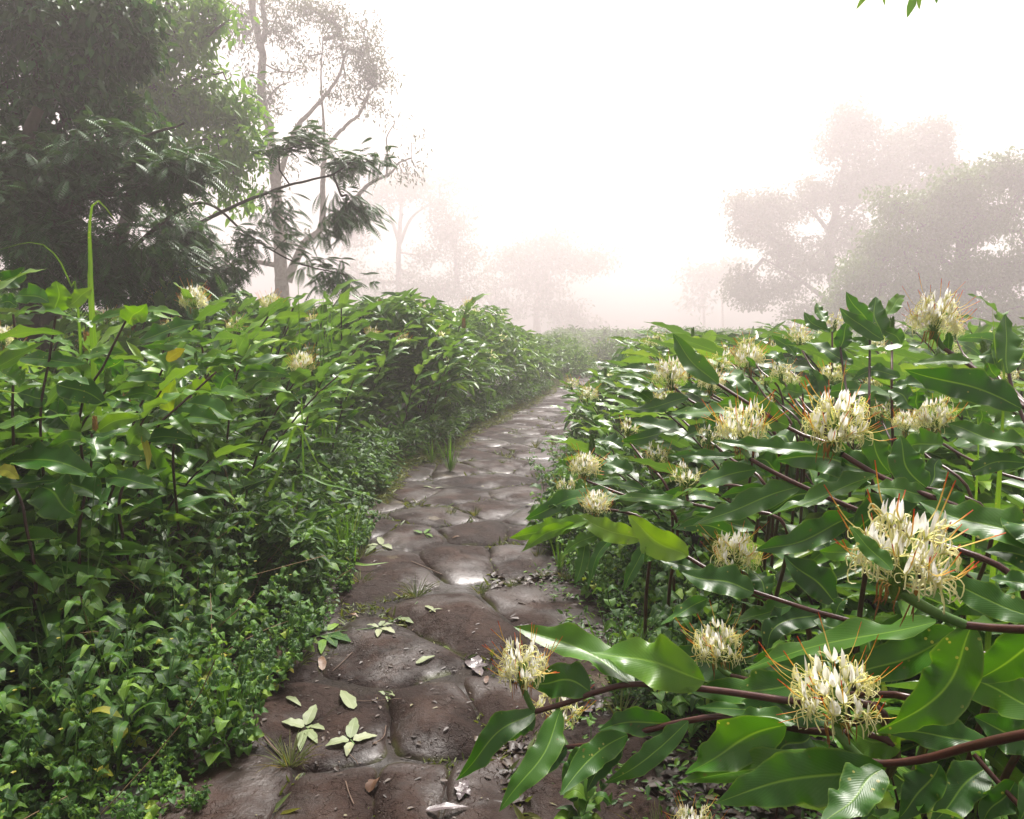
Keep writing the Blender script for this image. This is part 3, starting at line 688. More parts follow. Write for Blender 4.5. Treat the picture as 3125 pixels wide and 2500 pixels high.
for k, lab, st, hd in (
    ('Q1', 'ginger plant with the lowest small cream flower head beside the path stones', [('C', 680, 935, 2.8), ('C', 900, 1020, 2.7)], ('hi', 'C', 670, 860, 2.8, 165, 0, -.1)),
    ('Q2', 'ginger plant with a half hidden flower head nearest the path, just below another', [('C', 570, 1030, 2.75), ('C', 760, 1100, 2.65)], ('sp', 'C', 560, 985, 2.75, 130, 0, 0)),
    ('Q3', 'ginger plant with a sparse flower head with upright bud centre above curved leaves', [('C', 1290, 1000, 2.4), ('C', 1300, 1065, 2.38), ('C', 1480, 1110, 2.3)], ('sp', 'C', 1290, 925, 2.4, 190, 0, 0)),
    ('Q4', 'ginger plant with a thin white flower head left of the tall cream one', [('C', 1090, 880, 2.9), ('C', 1170, 885, 2.85), ('C', 1400, 950, 2.7)], ('sp', 'C', 1100, 800, 2.9, 150, 0, 0)),
    ('Q5', 'ginger plant with the leftmost large flower head of the upper cluster, on a green-red stalk', [('C', 1220, 370, 3.0), ('C', 1320, 450, 2.95), ('C', 1530, 540, 2.8)], ('hi', 'C', 1195, 300, 3.0, 190, 0, -.1)),
    ('Q6', 'ginger plant with a pale head tucked behind the leftmost head of the cluster', [('C', 1320, 330, 3.4), ('C', 1450, 430, 3.3)], ('lo', 'C', 1305, 270, 3.4, 120, 0, 0)),
    ('Q7', 'ginger plant whose drooping flower head hangs behind the long pointed leaf', [('C', 1450, 410, 3.0), ('C', 1600, 500, 2.9)], ('hi', 'C', 1440, 345, 3.0, 150, .1, -.1)),
    ('Q8', 'ginger plant with a flower head just above the long pointed leaf', [('C', 1490, 290, 3.35), ('C', 1640, 400, 3.2)], ('lo', 'C', 1490, 235, 3.35, 150, 0, 0)),
    ('Q9', 'ginger plant with a fan-like flower head on a green spike amid the cluster', [('C', 1680, 300, 3.3), ('C', 1780, 430, 3.2)], ('hi', 'C', 1672, 200, 3.3, 160, 0, 0)),
    ('Q10', 'ginger plant with a small cream head at the back of the cluster', [('C', 1670, 170, 4.1), ('C', 1740, 260, 4.0)], ('lo', 'C', 1665, 120, 4.1, 105, 0, 0)),
    ('Q11', 'ginger plant with the small leftmost head at the back of the cluster', [('C', 1545, 200, 4.4), ('C', 1620, 280, 4.2)], ('lo', 'C', 1540, 160, 4.4, 90, 0, 0)),
    ('Q12', 'ginger plant with a wide head of two tufts right of the fan-like head', [('C', 1890, 340, 3.6), ('C', 1960, 450, 3.5)], ('lo', 'C', 1870, 280, 3.6, 130, 0, 0)),
    ('Q13', 'ginger plant with a low tuft of cream flowers hanging right of the two-tuft head', [('C', 1940, 370, 3.7), ('C', 2010, 470, 3.6)], ('lo', 'C', 1930, 325, 3.7, 90, 0, 0)),
    ('Q14', 'ginger plant with a high small head left of the upright pointed leaves', [('C', 1990, 130, 4.2), ('C', 2040, 220, 4.1)], ('lo', 'C', 1985, 75, 4.2, 105, 0, 0)),
    ('Q15', 'ginger plant with a faint head low behind the cluster, near its right end', [('C', 1850, 160, 4.7), ('C', 1900, 240, 4.6)], ('lo', 'C', 1840, 125, 4.7, 85, 0, 0)),
    ('Q16', 'ginger plant with a cream head beside the upright leaf in the middle of the bank', [('D', 970, 680, 3.6), ('D', 1010, 800, 3.5)], ('lo', 'D', 980, 595, 3.6, 135, 0, 0)),
    ('Q17', 'ginger plant with a cream head held straight up between dark pointed leaves', [('D', 985, 330, 3.9), ('D', 985, 430, 3.85), ('D', 980, 600, 3.8)], ('lo', 'D', 1003, 270, 3.9, 110, 0, 0)),
    ('Q18', 'ginger plant with a wide cream head at the right, left of the grey-green leaf', [('D', 1600, 970, 2.7), ('D', 1760, 1070, 2.6), ('D', 1960, 1170, 2.5)], ('hi', 'D', 1605, 860, 2.7, 210, 0, -.1)),
    ('Q19', 'ginger plant with a green-hearted head touching a wider head on its right', [('D', 1440, 970, 2.9), ('D', 1560, 1080, 2.8)], ('hi', 'D', 1440, 895, 2.9, 150, .1, 0)),
    ('Q20', 'ginger plant with a faint cream head behind the star-like head', [('D', 1290, 870, 3.3), ('D', 1330, 960, 3.2)], ('lo', 'D', 1290, 825, 3.3, 120, 0, 0)),
    ('Q21', 'ginger plant with cream petals cut by the right edge of the photo', [('D', 2080, 660, 3.0), ('D', 2150, 740, 2.9)], ('lo', 'D', 2065, 600, 3.0, 110, 0, 0)),
    ('Q22', 'ginger plant with a small head to the right behind the high cream head', [('D', 1740, 370, 4.6), ('D', 1780, 450, 4.5)], ('lo', 'D', 1735, 325, 4.6, 90, 0, 0)),
    ('Q23', 'ginger plant with a green unopened spike beside the upright pointed leaves', [('D', 1350, 330, 3.2), ('D', 1350, 450, 3.15)], ('bud', 'D', 1350, 285, 3.2, 110, 0, 0)),
    ('Q24', 'ginger plant with a yellow-green spike above a folded leaf at the right edge', [('D', 1960, 540, 2.5), ('D', 2040, 660, 2.4)], ('bud', 'D', 1915, 445, 2.5, 140, .2, .2)),
    ('Q25', 'ginger plant with a thin cream head low on the right, below the dark leaf', [('D', 1240, 680, 3.9), ('D', 1280, 760, 3.8)], ('lo', 'D', 1235, 640, 3.9, 85, 0, 0)),
    ('Q26', 'ginger plant with an open pale head touching the tall cream head on its left', [('C', 1470, 720, 2.8), ('C', 1560, 800, 2.7)], ('sp', 'C', 1430, 675, 2.8, 150, 0, -.2)),
    ('Q27', 'ginger plant with fading yellowish petals above the weeds at the path edge', [('C', 935, 690, 3.2), ('C', 1020, 800, 3.1)], ('sp', 'C', 940, 620, 3.2, 120, .2, 0)),
    ('Q28', 'ginger plant with a bright head low behind the left end of the leaves', [('C', 1160, 460, 3.4), ('C', 1340, 635, 3.2)], ('lo', 'C', 1150, 430, 3.4, 110, 0, 0)),
    ('Q29', 'ginger plant with a small white head behind the thin upright weed', [('C', 1780, 380, 3.9), ('C', 1850, 460, 3.8)], ('lo', 'C', 1770, 335, 3.9, 80, 0, 0)),
    ('Q30', 'ginger plant with a small head directly above the tall cream head', [('C', 1790, 500, 3.3), ('C', 1850, 560, 3.2)], ('lo', 'C', 1780, 470, 3.3, 90, 0, 0))):
    hero(k, lab, st, .0065, (.22, .25), head=hd)
hero('T1', 'flowerless ginger shoot with a tuft of upright pointed leaves against the fog', [('D', 1215, 300, 3.0), ('D', 1215, 420, 3.0), ('D', 1213, 560, 2.95)], .006, (.08, .1), matl='stem_dark')
hero('T2', 'flowerless ginger shoot with a dark red upright stem left of the leaf tuft', [('D', 1035, 420, 3.1), ('D', 1050, 540, 3.05), ('D', 1065, 640, 3.0)], .006, (.08, .1), matl='stem_dark')
hero('T3', 'flowerless ginger shoot with grey-green leaves standing up at the right edge', [('D', 2060, 560, 2.0), ('D', 2090, 700, 1.95), ('D', 2150, 850, 1.9)], .006, (.1, .2))
hero('T4', 'flowerless ginger shoot with broad pale leaves in the middle of the right bank', [('D', 1330, 1180, 2.2), ('D', 1500, 1260, 2.1)], .006, (.2, .25))
hero('T5', 'flowerless ginger shoot with narrow leaves at the lower right corner', [('B', 1850, 1330, 1.35), ('B', 2050, 1560, 1.3)], .006, (.2, .25))

for a in (
    ('P3', 'A', 1170, 905, 435, 550, 165, 1.7, 1.9, (900, 730), .45, .45), ('P3', 'A', 1600, 880, 905, 705, 250, 1.62, 1.78, (1260, 790), .85, .62),
    ('P3', 'A', 900, 945, 540, 900, 170, 1.74, 1.84, (720, 870), .9, .3), ('P3', 'A', 560, 1075, 80, 1490, 150, 1.76, 1.66, (370, 1190), .8, .42),
    ('P3', 'A', 720, 1060, 345, 1680, 140, 1.75, 1.55, (590, 1340), .7, .4), ('P3', 'A', 560, 1075, 400, 1250, 120, 1.8, 1.8, None, .8, .25),
    ('P3', 'A', 880, 700, 1010, 660, 90, 1.9, 1.95, None, .6, .3),
    ('P3b', 'A', 1130, 1210, 720, 1580, 130, 1.7, 1.56, (880, 1350), .55, .45), ('P3b', 'A', 1500, 1125, 990, 1505, 130, 1.62, 1.62, (1310, 1320), .7, .5),
    ('P3b', 'A', 1400, 1135, 950, 1185, 130, 1.68, 1.75, (1180, 1130), .6, .15), ('P3b', 'A', 760, 1290, 400, 1480, 100, 1.82, 1.8, (590, 1400), .7, .15),
    ('P3b', 'A', 900, 1290, 730, 1500, 130, 1.8, 1.75, None, .8, .2), ('P3b', 'A', 1100, 1230, 880, 1560, 110, 1.7, 1.65, None, .7, .15),
    ('P4', 'B', 980, 870, 110, 945, 150, 1.5, 1.72, (500, 920), .6, .35), ('P4', 'B', 1000, 1140, 150, 1045, 110, 1.45, 1.65, (560, 1050), .6, .4),
    ('P4', 'B', 420, 870, 0, 700, 200, 1.75, 1.9, (220, 760), .8, .2), ('P4', 'B', 1000, 900, 500, 760, 190, 1.55, 1.7, (760, 800), .6, .25),
    ('P4', 'B', 900, 480, 580, 700, 150, 1.8, 1.75, (640, 560), .8, .2), ('P4', 'A', 1620, 380, 1330, 540, 90, 1.85, 1.85, (1480, 440), .6, .45),
    ('P2', 'B', 1620, 520, 435, 815, 130, 1.3, 1.62, (1000, 650), .45, .62), ('P2', 'B', 1840, 540, 1250, 1195, 270, 1.12, 1.14, (1700, 900), .85, .38),
    ('P2', 'B', 1760, 590, 1000, 900, 220, 1.3, 1.42, (1400, 730), .7, .4), ('P2', 'B', 2300, 1080, 1500, 740, 200, 1.2, 1.4, (1930, 930), .7, .35),
    ('P2', 'B', 2400, 560, 1860, 880, 240, 1.1, 1.2, (2120, 680), .75, .3), ('P2', 'B', 2250, 500, 1530, 225, 170, 1.12, 1.25, (1900, 370), .8, .5),
    ('P2', 'B', 1350, 205, 1085, -70, 105, 1.03, 1.08, (1235, 80), .8, .5), ('P2', 'B', 1280, 190, 905, 85, 150, 1.22, 1.28, (1100, 120), .9, .55),
    ('P2', 'B', 2330, 320, 1940, 255, 110, 1.2, 1.25, (2130, 290), .5, .35), ('P2', 'B', 2400, 200, 1915, 90, 150, 1.3, 1.4, (2150, 110), .6, .25),
    ('P1', 'B', 1300, 1410, 275, 1625, 270, 1.22, 1.36, (800, 1500), .8, .35), ('P1', 'B', 1290, 1420, 915, 1760, 220, 1.18, 1.12, (1120, 1560), .85, .45),
    ('P1', 'B', 1230, 1395, 35, 1505, 150, 1.26, 1.5, (660, 1400), .55, .5), ('P1', 'B', 700, 1150, 85, 1450, 230, 1.4, 1.5, (390, 1250), .8, .4),
    ('P1', 'B', 760, 1140, 330, 1130, 90, 1.45, 1.52, (540, 1100), .5, .45), ('P1', 'B', 1640, 1390, 1390, 1720, 200, 1.22, 1.22, (1560, 1550), .8, .12),
    ('P1', 'B', 1950, 1270, 1330, 1200, 170, 1.25, 1.32, (1600, 1190), .7, .12), ('P1', 'B', 850, 1225, 610, 1380, 190, 1.55, 1.5, None, .85, .3),
    ('P1', 'B', 1400, 1300, 1080, 1180, 200, 1.38, 1.42, (1230, 1230), .85, .55), ('P1', 'B', 1250, 1450, 1170, 1740, 130, 1.25, 1.2, None, .7, .5),
    ('T5', 'B', 1950, 1400, 1580, 1760, 180, 1.35, 1.3, (1760, 1560), .8, .08), ('T5', 'B', 2100, 1500, 1900, 1760, 150, 1.3, 1.3, None, .8, .1),
    ('T5', 'B', 2300, 1500, 2110, 1760, 130, 1.3, 1.25, None, .7, .4), ('T5', 'B', 2260, 1300, 1850, 1100, 200, 1.4, 1.45, None, .7, .1),
    ('P6', 'D', 1250, 1200, 575, 1455, 120, 1.66, 1.74, (950, 1325), .5, .38), ('P6', 'D', 900, 1058, 265, 990, 85, 1.7, 1.8, (590, 1040), .5, .4),
    ('P6', 'D', 1340, 1190, 1200, 890, 140, 1.75, 1.8, (1240, 1050), .9, .25), ('P6', 'D', 1560, 1275, 1400, 960, 180, 1.64, 1.7, (1420, 1130), .9, .22),
    ('P6', 'D', 1230, 1180, 640, 1110, 150, 1.75, 1.95, (960, 1100), .6, .35), ('P6', 'D', 1580, 1330, 1190, 1270, 130, 1.6, 1.64, (1390, 1300), .7, .45),
    ('P6', 'D', 1790, 1410, 1590, 1290, 140, 1.56, 1.6, None, .8, .4), ('P6', 'D', 2300, 1640, 1515, 1360, 220, 1.32, 1.5, (1900, 1500), .75, .4),
    ('P6', 'D', 2300, 1620, 2030, 1470, 160, 1.3, 1.4, None, .7, .3), ('P6', 'D', 1700, 1500, 1440, 1600, 90, 1.5, 1.55, None, .5, .4),
    ('P6', 'D', 1500, 1300, 1100, 1600, 200, 1.75, 1.8, (1250, 1420), .8, .08), ('P6', 'D', 1200, 1190, 1060, 1260, 190, 1.8, 1.8, None, .9, .3),
    ('P5', 'D', 790, 1270, 135, 1505, 130, 1.92, 2.02, (470, 1370), .5, .4), ('P5', 'D', 520, 1165, 0, 1350, 110, 2.0, 2.12, (250, 1220), .55, .4),
    ('P5', 'D', 1120, 1450, 515, 1660, 140, 1.72, 1.82, (850, 1570), .55, .35), ('P5', 'D', 620, 1285, 300, 1335, 70, 2.1, 2.15, (460, 1295), .6, .45),
    ('P5', 'D', 660, 1180, 520, 1100, 120, 2.0, 2.05, None, .8, .35), ('P5', 'D', 390, 1085, -20, 1080, 50, 2.2, 2.3, (190, 1085), .5, .4),
    ('P5', 'D', 900, 1310, 600, 1420, 130, 2.0, 2.0, None, .8, .15), ('P5', 'D', 1000, 1350, 690, 1350, 130, 2.0, 2.1, None, .8, .12),
    ('P5', 'D', 450, 1600, 20, 1530, 100, 2.2, 2.3, (240, 1500), .7, .4), ('P5', 'D', 960, 1650, 700, 1500, 150, 1.9, 2.0, None, .8, .08),
    ('P7', 'A', 1900, 340, 1460, 215, 185, 1.8, 1.88, (1690, 280), .85, .15), ('P7', 'A', 1980, 370, 1880, 200, 110, 1.82, 1.9, None, .9, .1),
    ('P7', 'B', 1000, 480, 1080, 370, 80, 1.7, 1.7, None, .9, .2), ('P7', 'B', 1100, 530, 870, 510, 120, 1.65, 1.7, (1000, 540), .6, .25),
    ('P7', 'B', 740, 420, 350, 540, 110, 1.8, 1.85, (600, 450), .6, .3), ('P7', 'B', 1000, 400, 690, 110, 190, 1.95, 2.0, (820, 230), .85, .1),
    ('P8', 'D', 1530, 405, 1080, 415, 75, 2.15, 2.25, (1300, 440), .5, .4), ('P8', 'D', 2140, 795, 1425, 555, 190, 1.85, 2.0, (1790, 650), .8, .12),
    ('P8', 'D', 1830, 510, 1480, 520, 60, 2.0, 2.1, (1650, 500), .5, .45), ('P8', 'D', 1700, 450, 1690, 320, 50, 2.15, 2.15, None, .8, .3),
    ('P8', 'D', 1600, 700, 1350, 660, 80, 2.1, 2.2, (1480, 640), .5, .3), ('P8', 'D', 1500, 690, 1510, 800, 90, 2.2, 2.2, None, .8, .5),
    ('P9', 'D', 290, 645, 12, 335, 100, 2.25, 2.4, (140, 500), .75, .5), ('P9', 'D', 720, 900, 275, 765, 130, 2.1, 2.3, (520, 800), .8, .45),
    ('P9', 'D', 640, 860, 0, 820, 80, 2.2, 2.5, (250, 810), .5, .4), ('P9', 'D', 480, 690, 300, 600, 70, 2.5, 2.6, None, .6, .35),
    ('P10', 'C', 1300, 1395, 935, 1145, 150, 2.12, 2.3, (1120, 1290), .85, 1.0), ('P10', 'C', 1020, 1290, 600, 1140, 105, 2.28, 2.45, (800, 1220), .8, .95),
    ('P10', 'C', 690, 1180, 208, 1285, 90, 2.4, 2.5, (480, 1215), .6, .9), ('P10', 'C', 620, 1200, 280, 1370, 70, 2.42, 2.45, (420, 1270), .7, .8),
    ('P10', 'C', 760, 1255, 525, 1395, 70, 2.4, 2.4, (640, 1310), .6, .6), ('P10', 'C', 670, 1300, 605, 1565, 75, 2.42, 2.35, (660, 1440), .9, .45),
    ('P10', 'C', 840, 1275, 685, 1605, 70, 2.36, 2.3, (755, 1390), .7, .5), ('P10', 'C', 1050, 1310, 905, 1615, 75, 2.25, 2.2, (965, 1460), .8, .5),
    ('P10', 'C', 1100, 1340, 1030, 1430, 60, 2.25, 2.2, None, .7, .55), ('P10', 'C', 1400, 1500, 1130, 1420, 110, 2.15, 2.2, None, .7, .3),
    ('Q2', 'C', 880, 1040, 305, 1170, 90, 2.5, 2.7, (580, 1050), .5, .3), ('Q2', 'C', 640, 1060, 400, 1120, 90, 2.6, 2.7, None, .6, .3),
    ('Q3', 'C', 1330, 1080, 800, 1030, 50, 2.35, 2.55, (1060, 1050), .5, .35), ('Q3', 'C', 1500, 1100, 1200, 1230, 110, 2.3, 2.4, (1330, 1150), .7, .4),
    ('Q3', 'C', 1250, 1090, 870, 1120, 60, 2.45, 2.5, (1050, 1080), .5, .3), ('Q3', 'C', 1180, 1020, 900, 1050, 60, 2.6, 2.6, None, .6, .35),
    ('Q1', 'C', 960, 880, 740, 830, 80, 2.8, 2.9, None, .6, .3), ('Q1', 'C', 680, 940, 610, 1000, 60, 2.7, 2.7, None, .7, .4), ('Q1', 'C', 560, 850, 495, 835, 30, 2.85, 2.9, None, .7, .6),
    ('Q27', 'C', 895, 735, 725, 685, 75, 3.1, 3.2, (810, 700), .6, .25), ('Q4', 'C', 1480, 790, 1170, 785, 50, 2.8, 2.9, (1320, 800), .4, .4),
    ('Q4', 'C', 1240, 630, 885, 695, 65, 2.9, 3.0, (1080, 655), .5, .4), ('Q4', 'C', 1500, 600, 1230, 700, 80, 2.8, 2.9, None, .6, .3),
    ('Q5', 'C', 1180, 385, 865, 320, 90, 3.0, 3.1, (1020, 370), .6, .3), ('Q5', 'C', 1100, 455, 895, 380, 55, 3.0, 3.1, None, .6, .6),
    ('Q5', 'C', 1300, 425, 910, 500, 75, 2.9, 3.05, (1110, 480), .55, .4), ('Q5', 'C', 1500, 495, 1160, 525, 90, 2.85, 2.95, (1330, 510), .6, .35),
    ('Q5', 'C', 1500, 400, 1230, 380, 70, 3.1, 3.2, None, .6, .3),
    ('Q9', 'C', 1740, 470, 1640, 310, 75, 3.1, 3.2, (1680, 400), .85, .5), ('Q9', 'C', 1900, 220, 1730, 180, 40, 3.3, 3.4, (1820, 165), .5, .4), ('Q9', 'C', 1710, 240, 1650, 180, 30, 3.2, 3.2, None, .8, .7),
    ('Q12', 'C', 2120, 480, 2040, 250, 100, 3.0, 3.1, (2100, 370), .9, .3), ('Q12', 'C', 2000, 400, 1870, 390, 60, 3.4, 3.5, None, .7, .5),
    ('Q14', 'C', 1990, 160, 1810, 50, 60, 3.8, 3.9, (1890, 110), .6, .4), ('Q16', 'D', 930, 770, 860, 545, 95, 3.0, 3.1, (910, 660), .9, .4),
    ('T1', 'D', 1220, 290, 1070, 80, 90, 3.0, 3.0, (1130, 170), .8, .5), ('T1', 'D', 1300, 375, 1030, 178, 90, 2.9, 3.0, (1150, 290), .7, .55),
    ('T1', 'D', 1290, 350, 1250, 112, 110, 3.0, 3.1, (1260, 230), .9, .45), ('T1', 'D', 1320, 220, 1430, 105, 45, 3.0, 3.1, None, .7, .6),
    ('T1', 'D', 1410, 400, 1295, 305, 80, 2.95, 3.0, (1350, 340), .8, .5), ('T1', 'D', 1210, 420, 1100, 370, 60, 3.0, 3.05, None, .7, .3),
    ('T2', 'D', 970, 330, 812, 205, 60, 3.2, 3.3, (880, 280), .7, .35), ('T2', 'D', 950, 265, 890, 148, 45, 3.2, 3.3, (910, 220), .8, .4),
    ('T2', 'D', 1030, 435, 1085, 260, 95, 3.1, 3.1, (1050, 350), .9, .4), ('T2', 'D', 1110, 525, 820, 385, 75, 3.05, 3.2, (960, 440), .6, .4),
    ('T2', 'D', 1400, 600, 1100, 620, 60, 2.9, 3.0, (1240, 570), .5, .4), ('T2', 'D', 760, 470, 615, 345, 50, 3.4, 3.5, (700, 400), .6, .4),
    ('T3', 'D', 2060, 580, 2045, 215, 125, 1.95, 2.05, (2030, 400), .9, .3), ('T3', 'D', 2080, 440, 1880, 470, 90, 2.0, 2.1, (1980, 470), .8, .35),
    ('T3', 'D', 1990, 600, 1880, 470, 100, 2.1, 2.1, None, .9, .35), ('T3', 'D', 2180, 1010, 1685, 885, 100, 1.8, 2.0, (1900, 960), .6, .35),
    ('T3', 'D', 1890, 920, 1890, 795, 110, 2.6, 2.6, None, .95, .6), ('T3', 'D', 2250, 880, 1900, 920, 60, 2.0, 2.1, None, .5, .3),
    ('T4', 'D', 1480, 790, 1330, 680, 90, 2.6, 2.7, None, .8, .2), ('T4', 'D', 1660, 1010, 1420, 1040, 110, 2.2, 2.3, (1540, 1000), .6, .35),
    ('T4', 'D', 1050, 1280, 880, 1220, 120, 2.2, 2.3, None, .8, .4), ('T4', 'D', 740, 1010, 600, 960, 120, 2.4, 2.5, None, .8, .35),
    ('T4', 'D', 1830, 1180, 2200, 1120, 110, 1.9, 1.8, None, .7, .25), ('T4', 'D', 1580, 1270, 1640, 1100, 90, 1.9, 1.95, None, .8, .15)):
    key, c, bx, by, tx, ty, wd, db, dt, md, tcm, R = a
    hleaf(key, c, bx, by, tx, ty, wd * 1.08, db, dt, md, tcm, R * .95, roll=RNG.normal(0, .15), tc=RNG.uniform(-.9, .9), wave=RNG.uniform(.16, .32), fold=RNG.uniform(.05, .4))

# --- left bank, traced leaves
for k, lab, st, hd in (
    ('L1', 'ginger plant at the left edge with long dark folded leaves low above the weeds', [('E', 30, 1360, 2.65), ('E', 130, 1560, 2.6), ('E', 160, 1720, 2.6)], None),
    ('L2', 'ginger plant at the left edge with upright blue-green leaf at the very top', [('E', 80, 420, 3.0), ('E', 95, 560, 3.0), ('E', 90, 700, 3.0)], None),
    ('L3', 'ginger plant with a broad bright hole-speckled leaf at the top left', [('E', 340, 430, 2.9), ('E', 320, 560, 2.9), ('E', 300, 700, 2.9)], None),
    ('L4', 'ginger plant with a bent bright speckled leaf on a slanting red stem', [('E', 770, 455, 3.0), ('E', 700, 590, 3.0), ('E', 640, 720, 3.0)], None),
    ('L5', 'ginger plant with a bright yellow-green upright leaf in the middle of the left bank', [('E', 1320, 770, 3.2), ('E', 1080, 990, 3.1), ('E', 980, 1080, 3.05), ('E', 900, 1230, 3.0)], None),
    ('L6', 'ginger plant with rounded leaves and a thin stalk in the dark lower left', [('E', 560, 1140, 2.7), ('E', 560, 1300, 2.7), ('E', 540, 1420, 2.7)], ('dry', 'E', 580, 1090, 2.7, 110, 0, 0)),
    ('L7', 'ginger plant with many overlapping horizontal leaves right of the yellow leaf', [('E', 1300, 690, 3.5), ('E', 1200, 840, 3.4), ('E', 1150, 980, 3.3)], ('bud', 'E', 1195, 685, 3.5, 80, 0, 0)),
    ('L8', 'ginger plant in the left bank carrying one bright yellow leaf', [('E', 1010, 720, 3.2), ('E', 960, 820, 3.2)], None)):
    hero(k, lab, st, .006, (-.12, .12), GL, 'stem_dark', hd)
for a in (
    ('L1', 'E', 0, 1310, 590, 1412, 125, 2.65, 2.55, (280, 1320), .5, .35), ('L1', 'E', -60, 1450, 350, 1430, 95, 2.6, 2.6, (150, 1440), .6, .2),
    ('L1', 'E', 250, 1470, 465, 1645, 160, 2.6, 2.5, (350, 1540), .85, .35), ('L1', 'E', 370, 1420, 610, 1550, 140, 2.65, 2.6, (500, 1470), .8, .3),
    ('L1', 'E', 650, 1420, 970, 1480, 100, 2.7, 2.65, (800, 1420), .7, .3), ('L6', 'E', 590, 1240, 925, 1285, 95, 2.8, 2.8, (760, 1260), .6, .35),
    ('L6', 'E', 515, 1200, 280, 1240, 95, 2.7, 2.65, (400, 1190), .7, .5), ('L6', 'E', 590, 1165, 560, 1315, 105, 2.7, 2.6, (595, 1240), .9, .4),
    ('L6', 'E', 600, 1130, 860, 1040, 85, 2.75, 2.8, (720, 1070), .8, .72), ('L6', 'E', 210, 1230, 440, 1310, 60, 2.8, 2.7, None, .6, .2),
    ('L6', 'E', 560, 1320, 690, 1400, 90, 2.75, 2.7, None, .8, .25), ('L2', 'E', 300, 1000, 440, 1110, 110, 3.0, 2.95, None, .8, .12),
    ('L2', 'E', -30, 240, 150, 130, 90, 2.8, 2.9, (60, 210), .8, .15), ('L2', 'E', 0, 760, 115, 865, 95, 2.9, 2.85, (60, 800), .8, .4),
    ('L2', 'E', 290, 930, 105, 900, 110, 2.9, 2.85, (200, 930), .85, .35), ('L2', 'E', 60, 600, 190, 660, 60, 2.9, 2.85, None, .6, .45),
    ('L2', 'E', 120, 690, 530, 720, 70, 2.95, 2.85, (330, 700), .5, .35), ('L2', 'E', 350, 845, 660, 980, 110, 3.0, 2.95, (500, 900), .7, .3),
    ('L2', 'E', 320, 800, 545, 850, 55, 3.0, 2.9, (430, 805), .5, .4), ('L3', 'E', 335, 410, 345, 215, 150, 2.9, 2.9, (340, 320), .95, .82),
    ('L3', 'E', 410, 370, 565, 255, 90, 2.9, 2.95, (490, 320), .85, .78), ('L3', 'E', 110, 300, 300, 350, 75, 2.85, 2.8, (210, 310), .6, .45),
    ('L3', 'E', 120, 415, 445, 435, 55, 2.9, 2.8, (280, 395), .5, .55), ('L3', 'E', 180, 575, 455, 615, 50, 2.95, 2.85, (310, 570), .5, .45),
    ('L3', 'E', 0, 350, 110, 365, 60, 2.8, 2.8, None, .6, .4), ('L3', 'E', 560, 500, 400, 440, 60, 3.0, 3.0, None, .6, .3),
    ('L4', 'E', 790, 480, 895, 355, 105, 3.0, 2.95, (820, 410), .9, .85), ('L4', 'E', 830, 450, 980, 445, 50, 3.0, 3.0, None, .5, .4),
    ('L4', 'E', 880, 390, 1115, 435, 40, 3.1, 3.0, (1000, 395), .5, .5), ('L4', 'E', 850, 580, 1230, 465, 105, 3.2, 3.2, (1040, 520), .7, .38),
    ('L4', 'E', 560, 470, 800, 400, 40, 3.1, 3.1, None, .5, .4), ('L4', 'E', 470, 690, 760, 650, 50, 3.1, 3.1, (620, 650), .5, .4),
    ('L4', 'E', 620, 780, 750, 690, 140, 3.2, 3.2, None, .9, .15), ('L5', 'E', 1040, 1010, 1065, 808, 110, 3.1, 3.1, (1020, 900), .95, .88),
    ('L5', 'E', 1000, 830, 630, 815, 75, 3.2, 3.1, (830, 820), .5, .3), ('L5', 'E', 560, 860, 800, 965, 70, 3.1, 3.0, (690, 900), .6, .45),
    ('L5', 'E', 1060, 1020, 1350, 1085, 85, 3.1, 3.0, (1190, 1045), .6, .5), ('L5', 'E', 1140, 960, 1425, 1065, 85, 3.15, 3.05, (1290, 1000), .6, .3),
    ('L5', 'E', 760, 920, 980, 930, 80, 3.1, 3.1, None, .6, .65), ('L5', 'E', 1050, 1040, 1170, 1160, 60, 3.0, 2.95, None, .6, .5),
    ('L5', 'E', 900, 1180, 1190, 1185, 80, 3.0, 3.0, (1050, 1160), .6, .15), ('L5', 'E', 700, 990, 870, 1020, 60, 3.1, 3.0, None, .6, .3),
    ('L7', 'E', 1210, 710, 1480, 680, 45, 3.4, 3.4, (1340, 685), .5, .6), ('L7', 'E', 1260, 890, 1535, 930, 60, 3.3, 3.2, (1400, 900), .5, .38),
    ('L7', 'E', 1340, 880, 1430, 770, 110, 3.4, 3.4, None, .9, .3), ('L7', 'E', 1460, 790, 1655, 770, 60, 3.5, 3.5, (1550, 765), .7, .7),
    ('L7', 'E', 1560, 860, 1790, 910, 60, 3.5, 3.4, (1680, 870), .6, .6), ('L7', 'E', 1260, 760, 1110, 745, 80, 3.4, 3.3, None, .8, .62),
    ('L7', 'E', 1290, 890, 1125, 880, 95, 3.3, 3.3, None, .9, .75), ('L7', 'E', 1480, 770, 1780, 800, 60, 3.5, 3.5, None, .5, .35),
    ('L7', 'E', 1280, 970, 1130, 1000, 90, 3.3, 3.3, None, .8, .2), ('L7', 'E', 1230, 730, 1500, 740, 40, 3.4, 3.4, None, .5, .4),
    ('L8', 'E', 880, 640, 1020, 770, 80, 3.2, 3.15, (960, 690), .7, .5), ('L8', 'E', 560, 630, 780, 660, 60, 3.2, 3.1, None, .6, .7),
    ('L8', 'E', 1000, 600, 1280, 580, 40, 3.3, 3.3, None, .5, .45)):
    key, c, bx, by, tx, ty, wd, db, dt, md, tcm, R = a
    hleaf(key, c, bx, by, tx, ty, wd * 1.08, db, dt, md, tcm, R, roll=RNG.normal(0, .15), tc=RNG.uniform(-.9, .9), wave=RNG.uniform(.15, .3), fold=RNG.uniform(.05, .4))
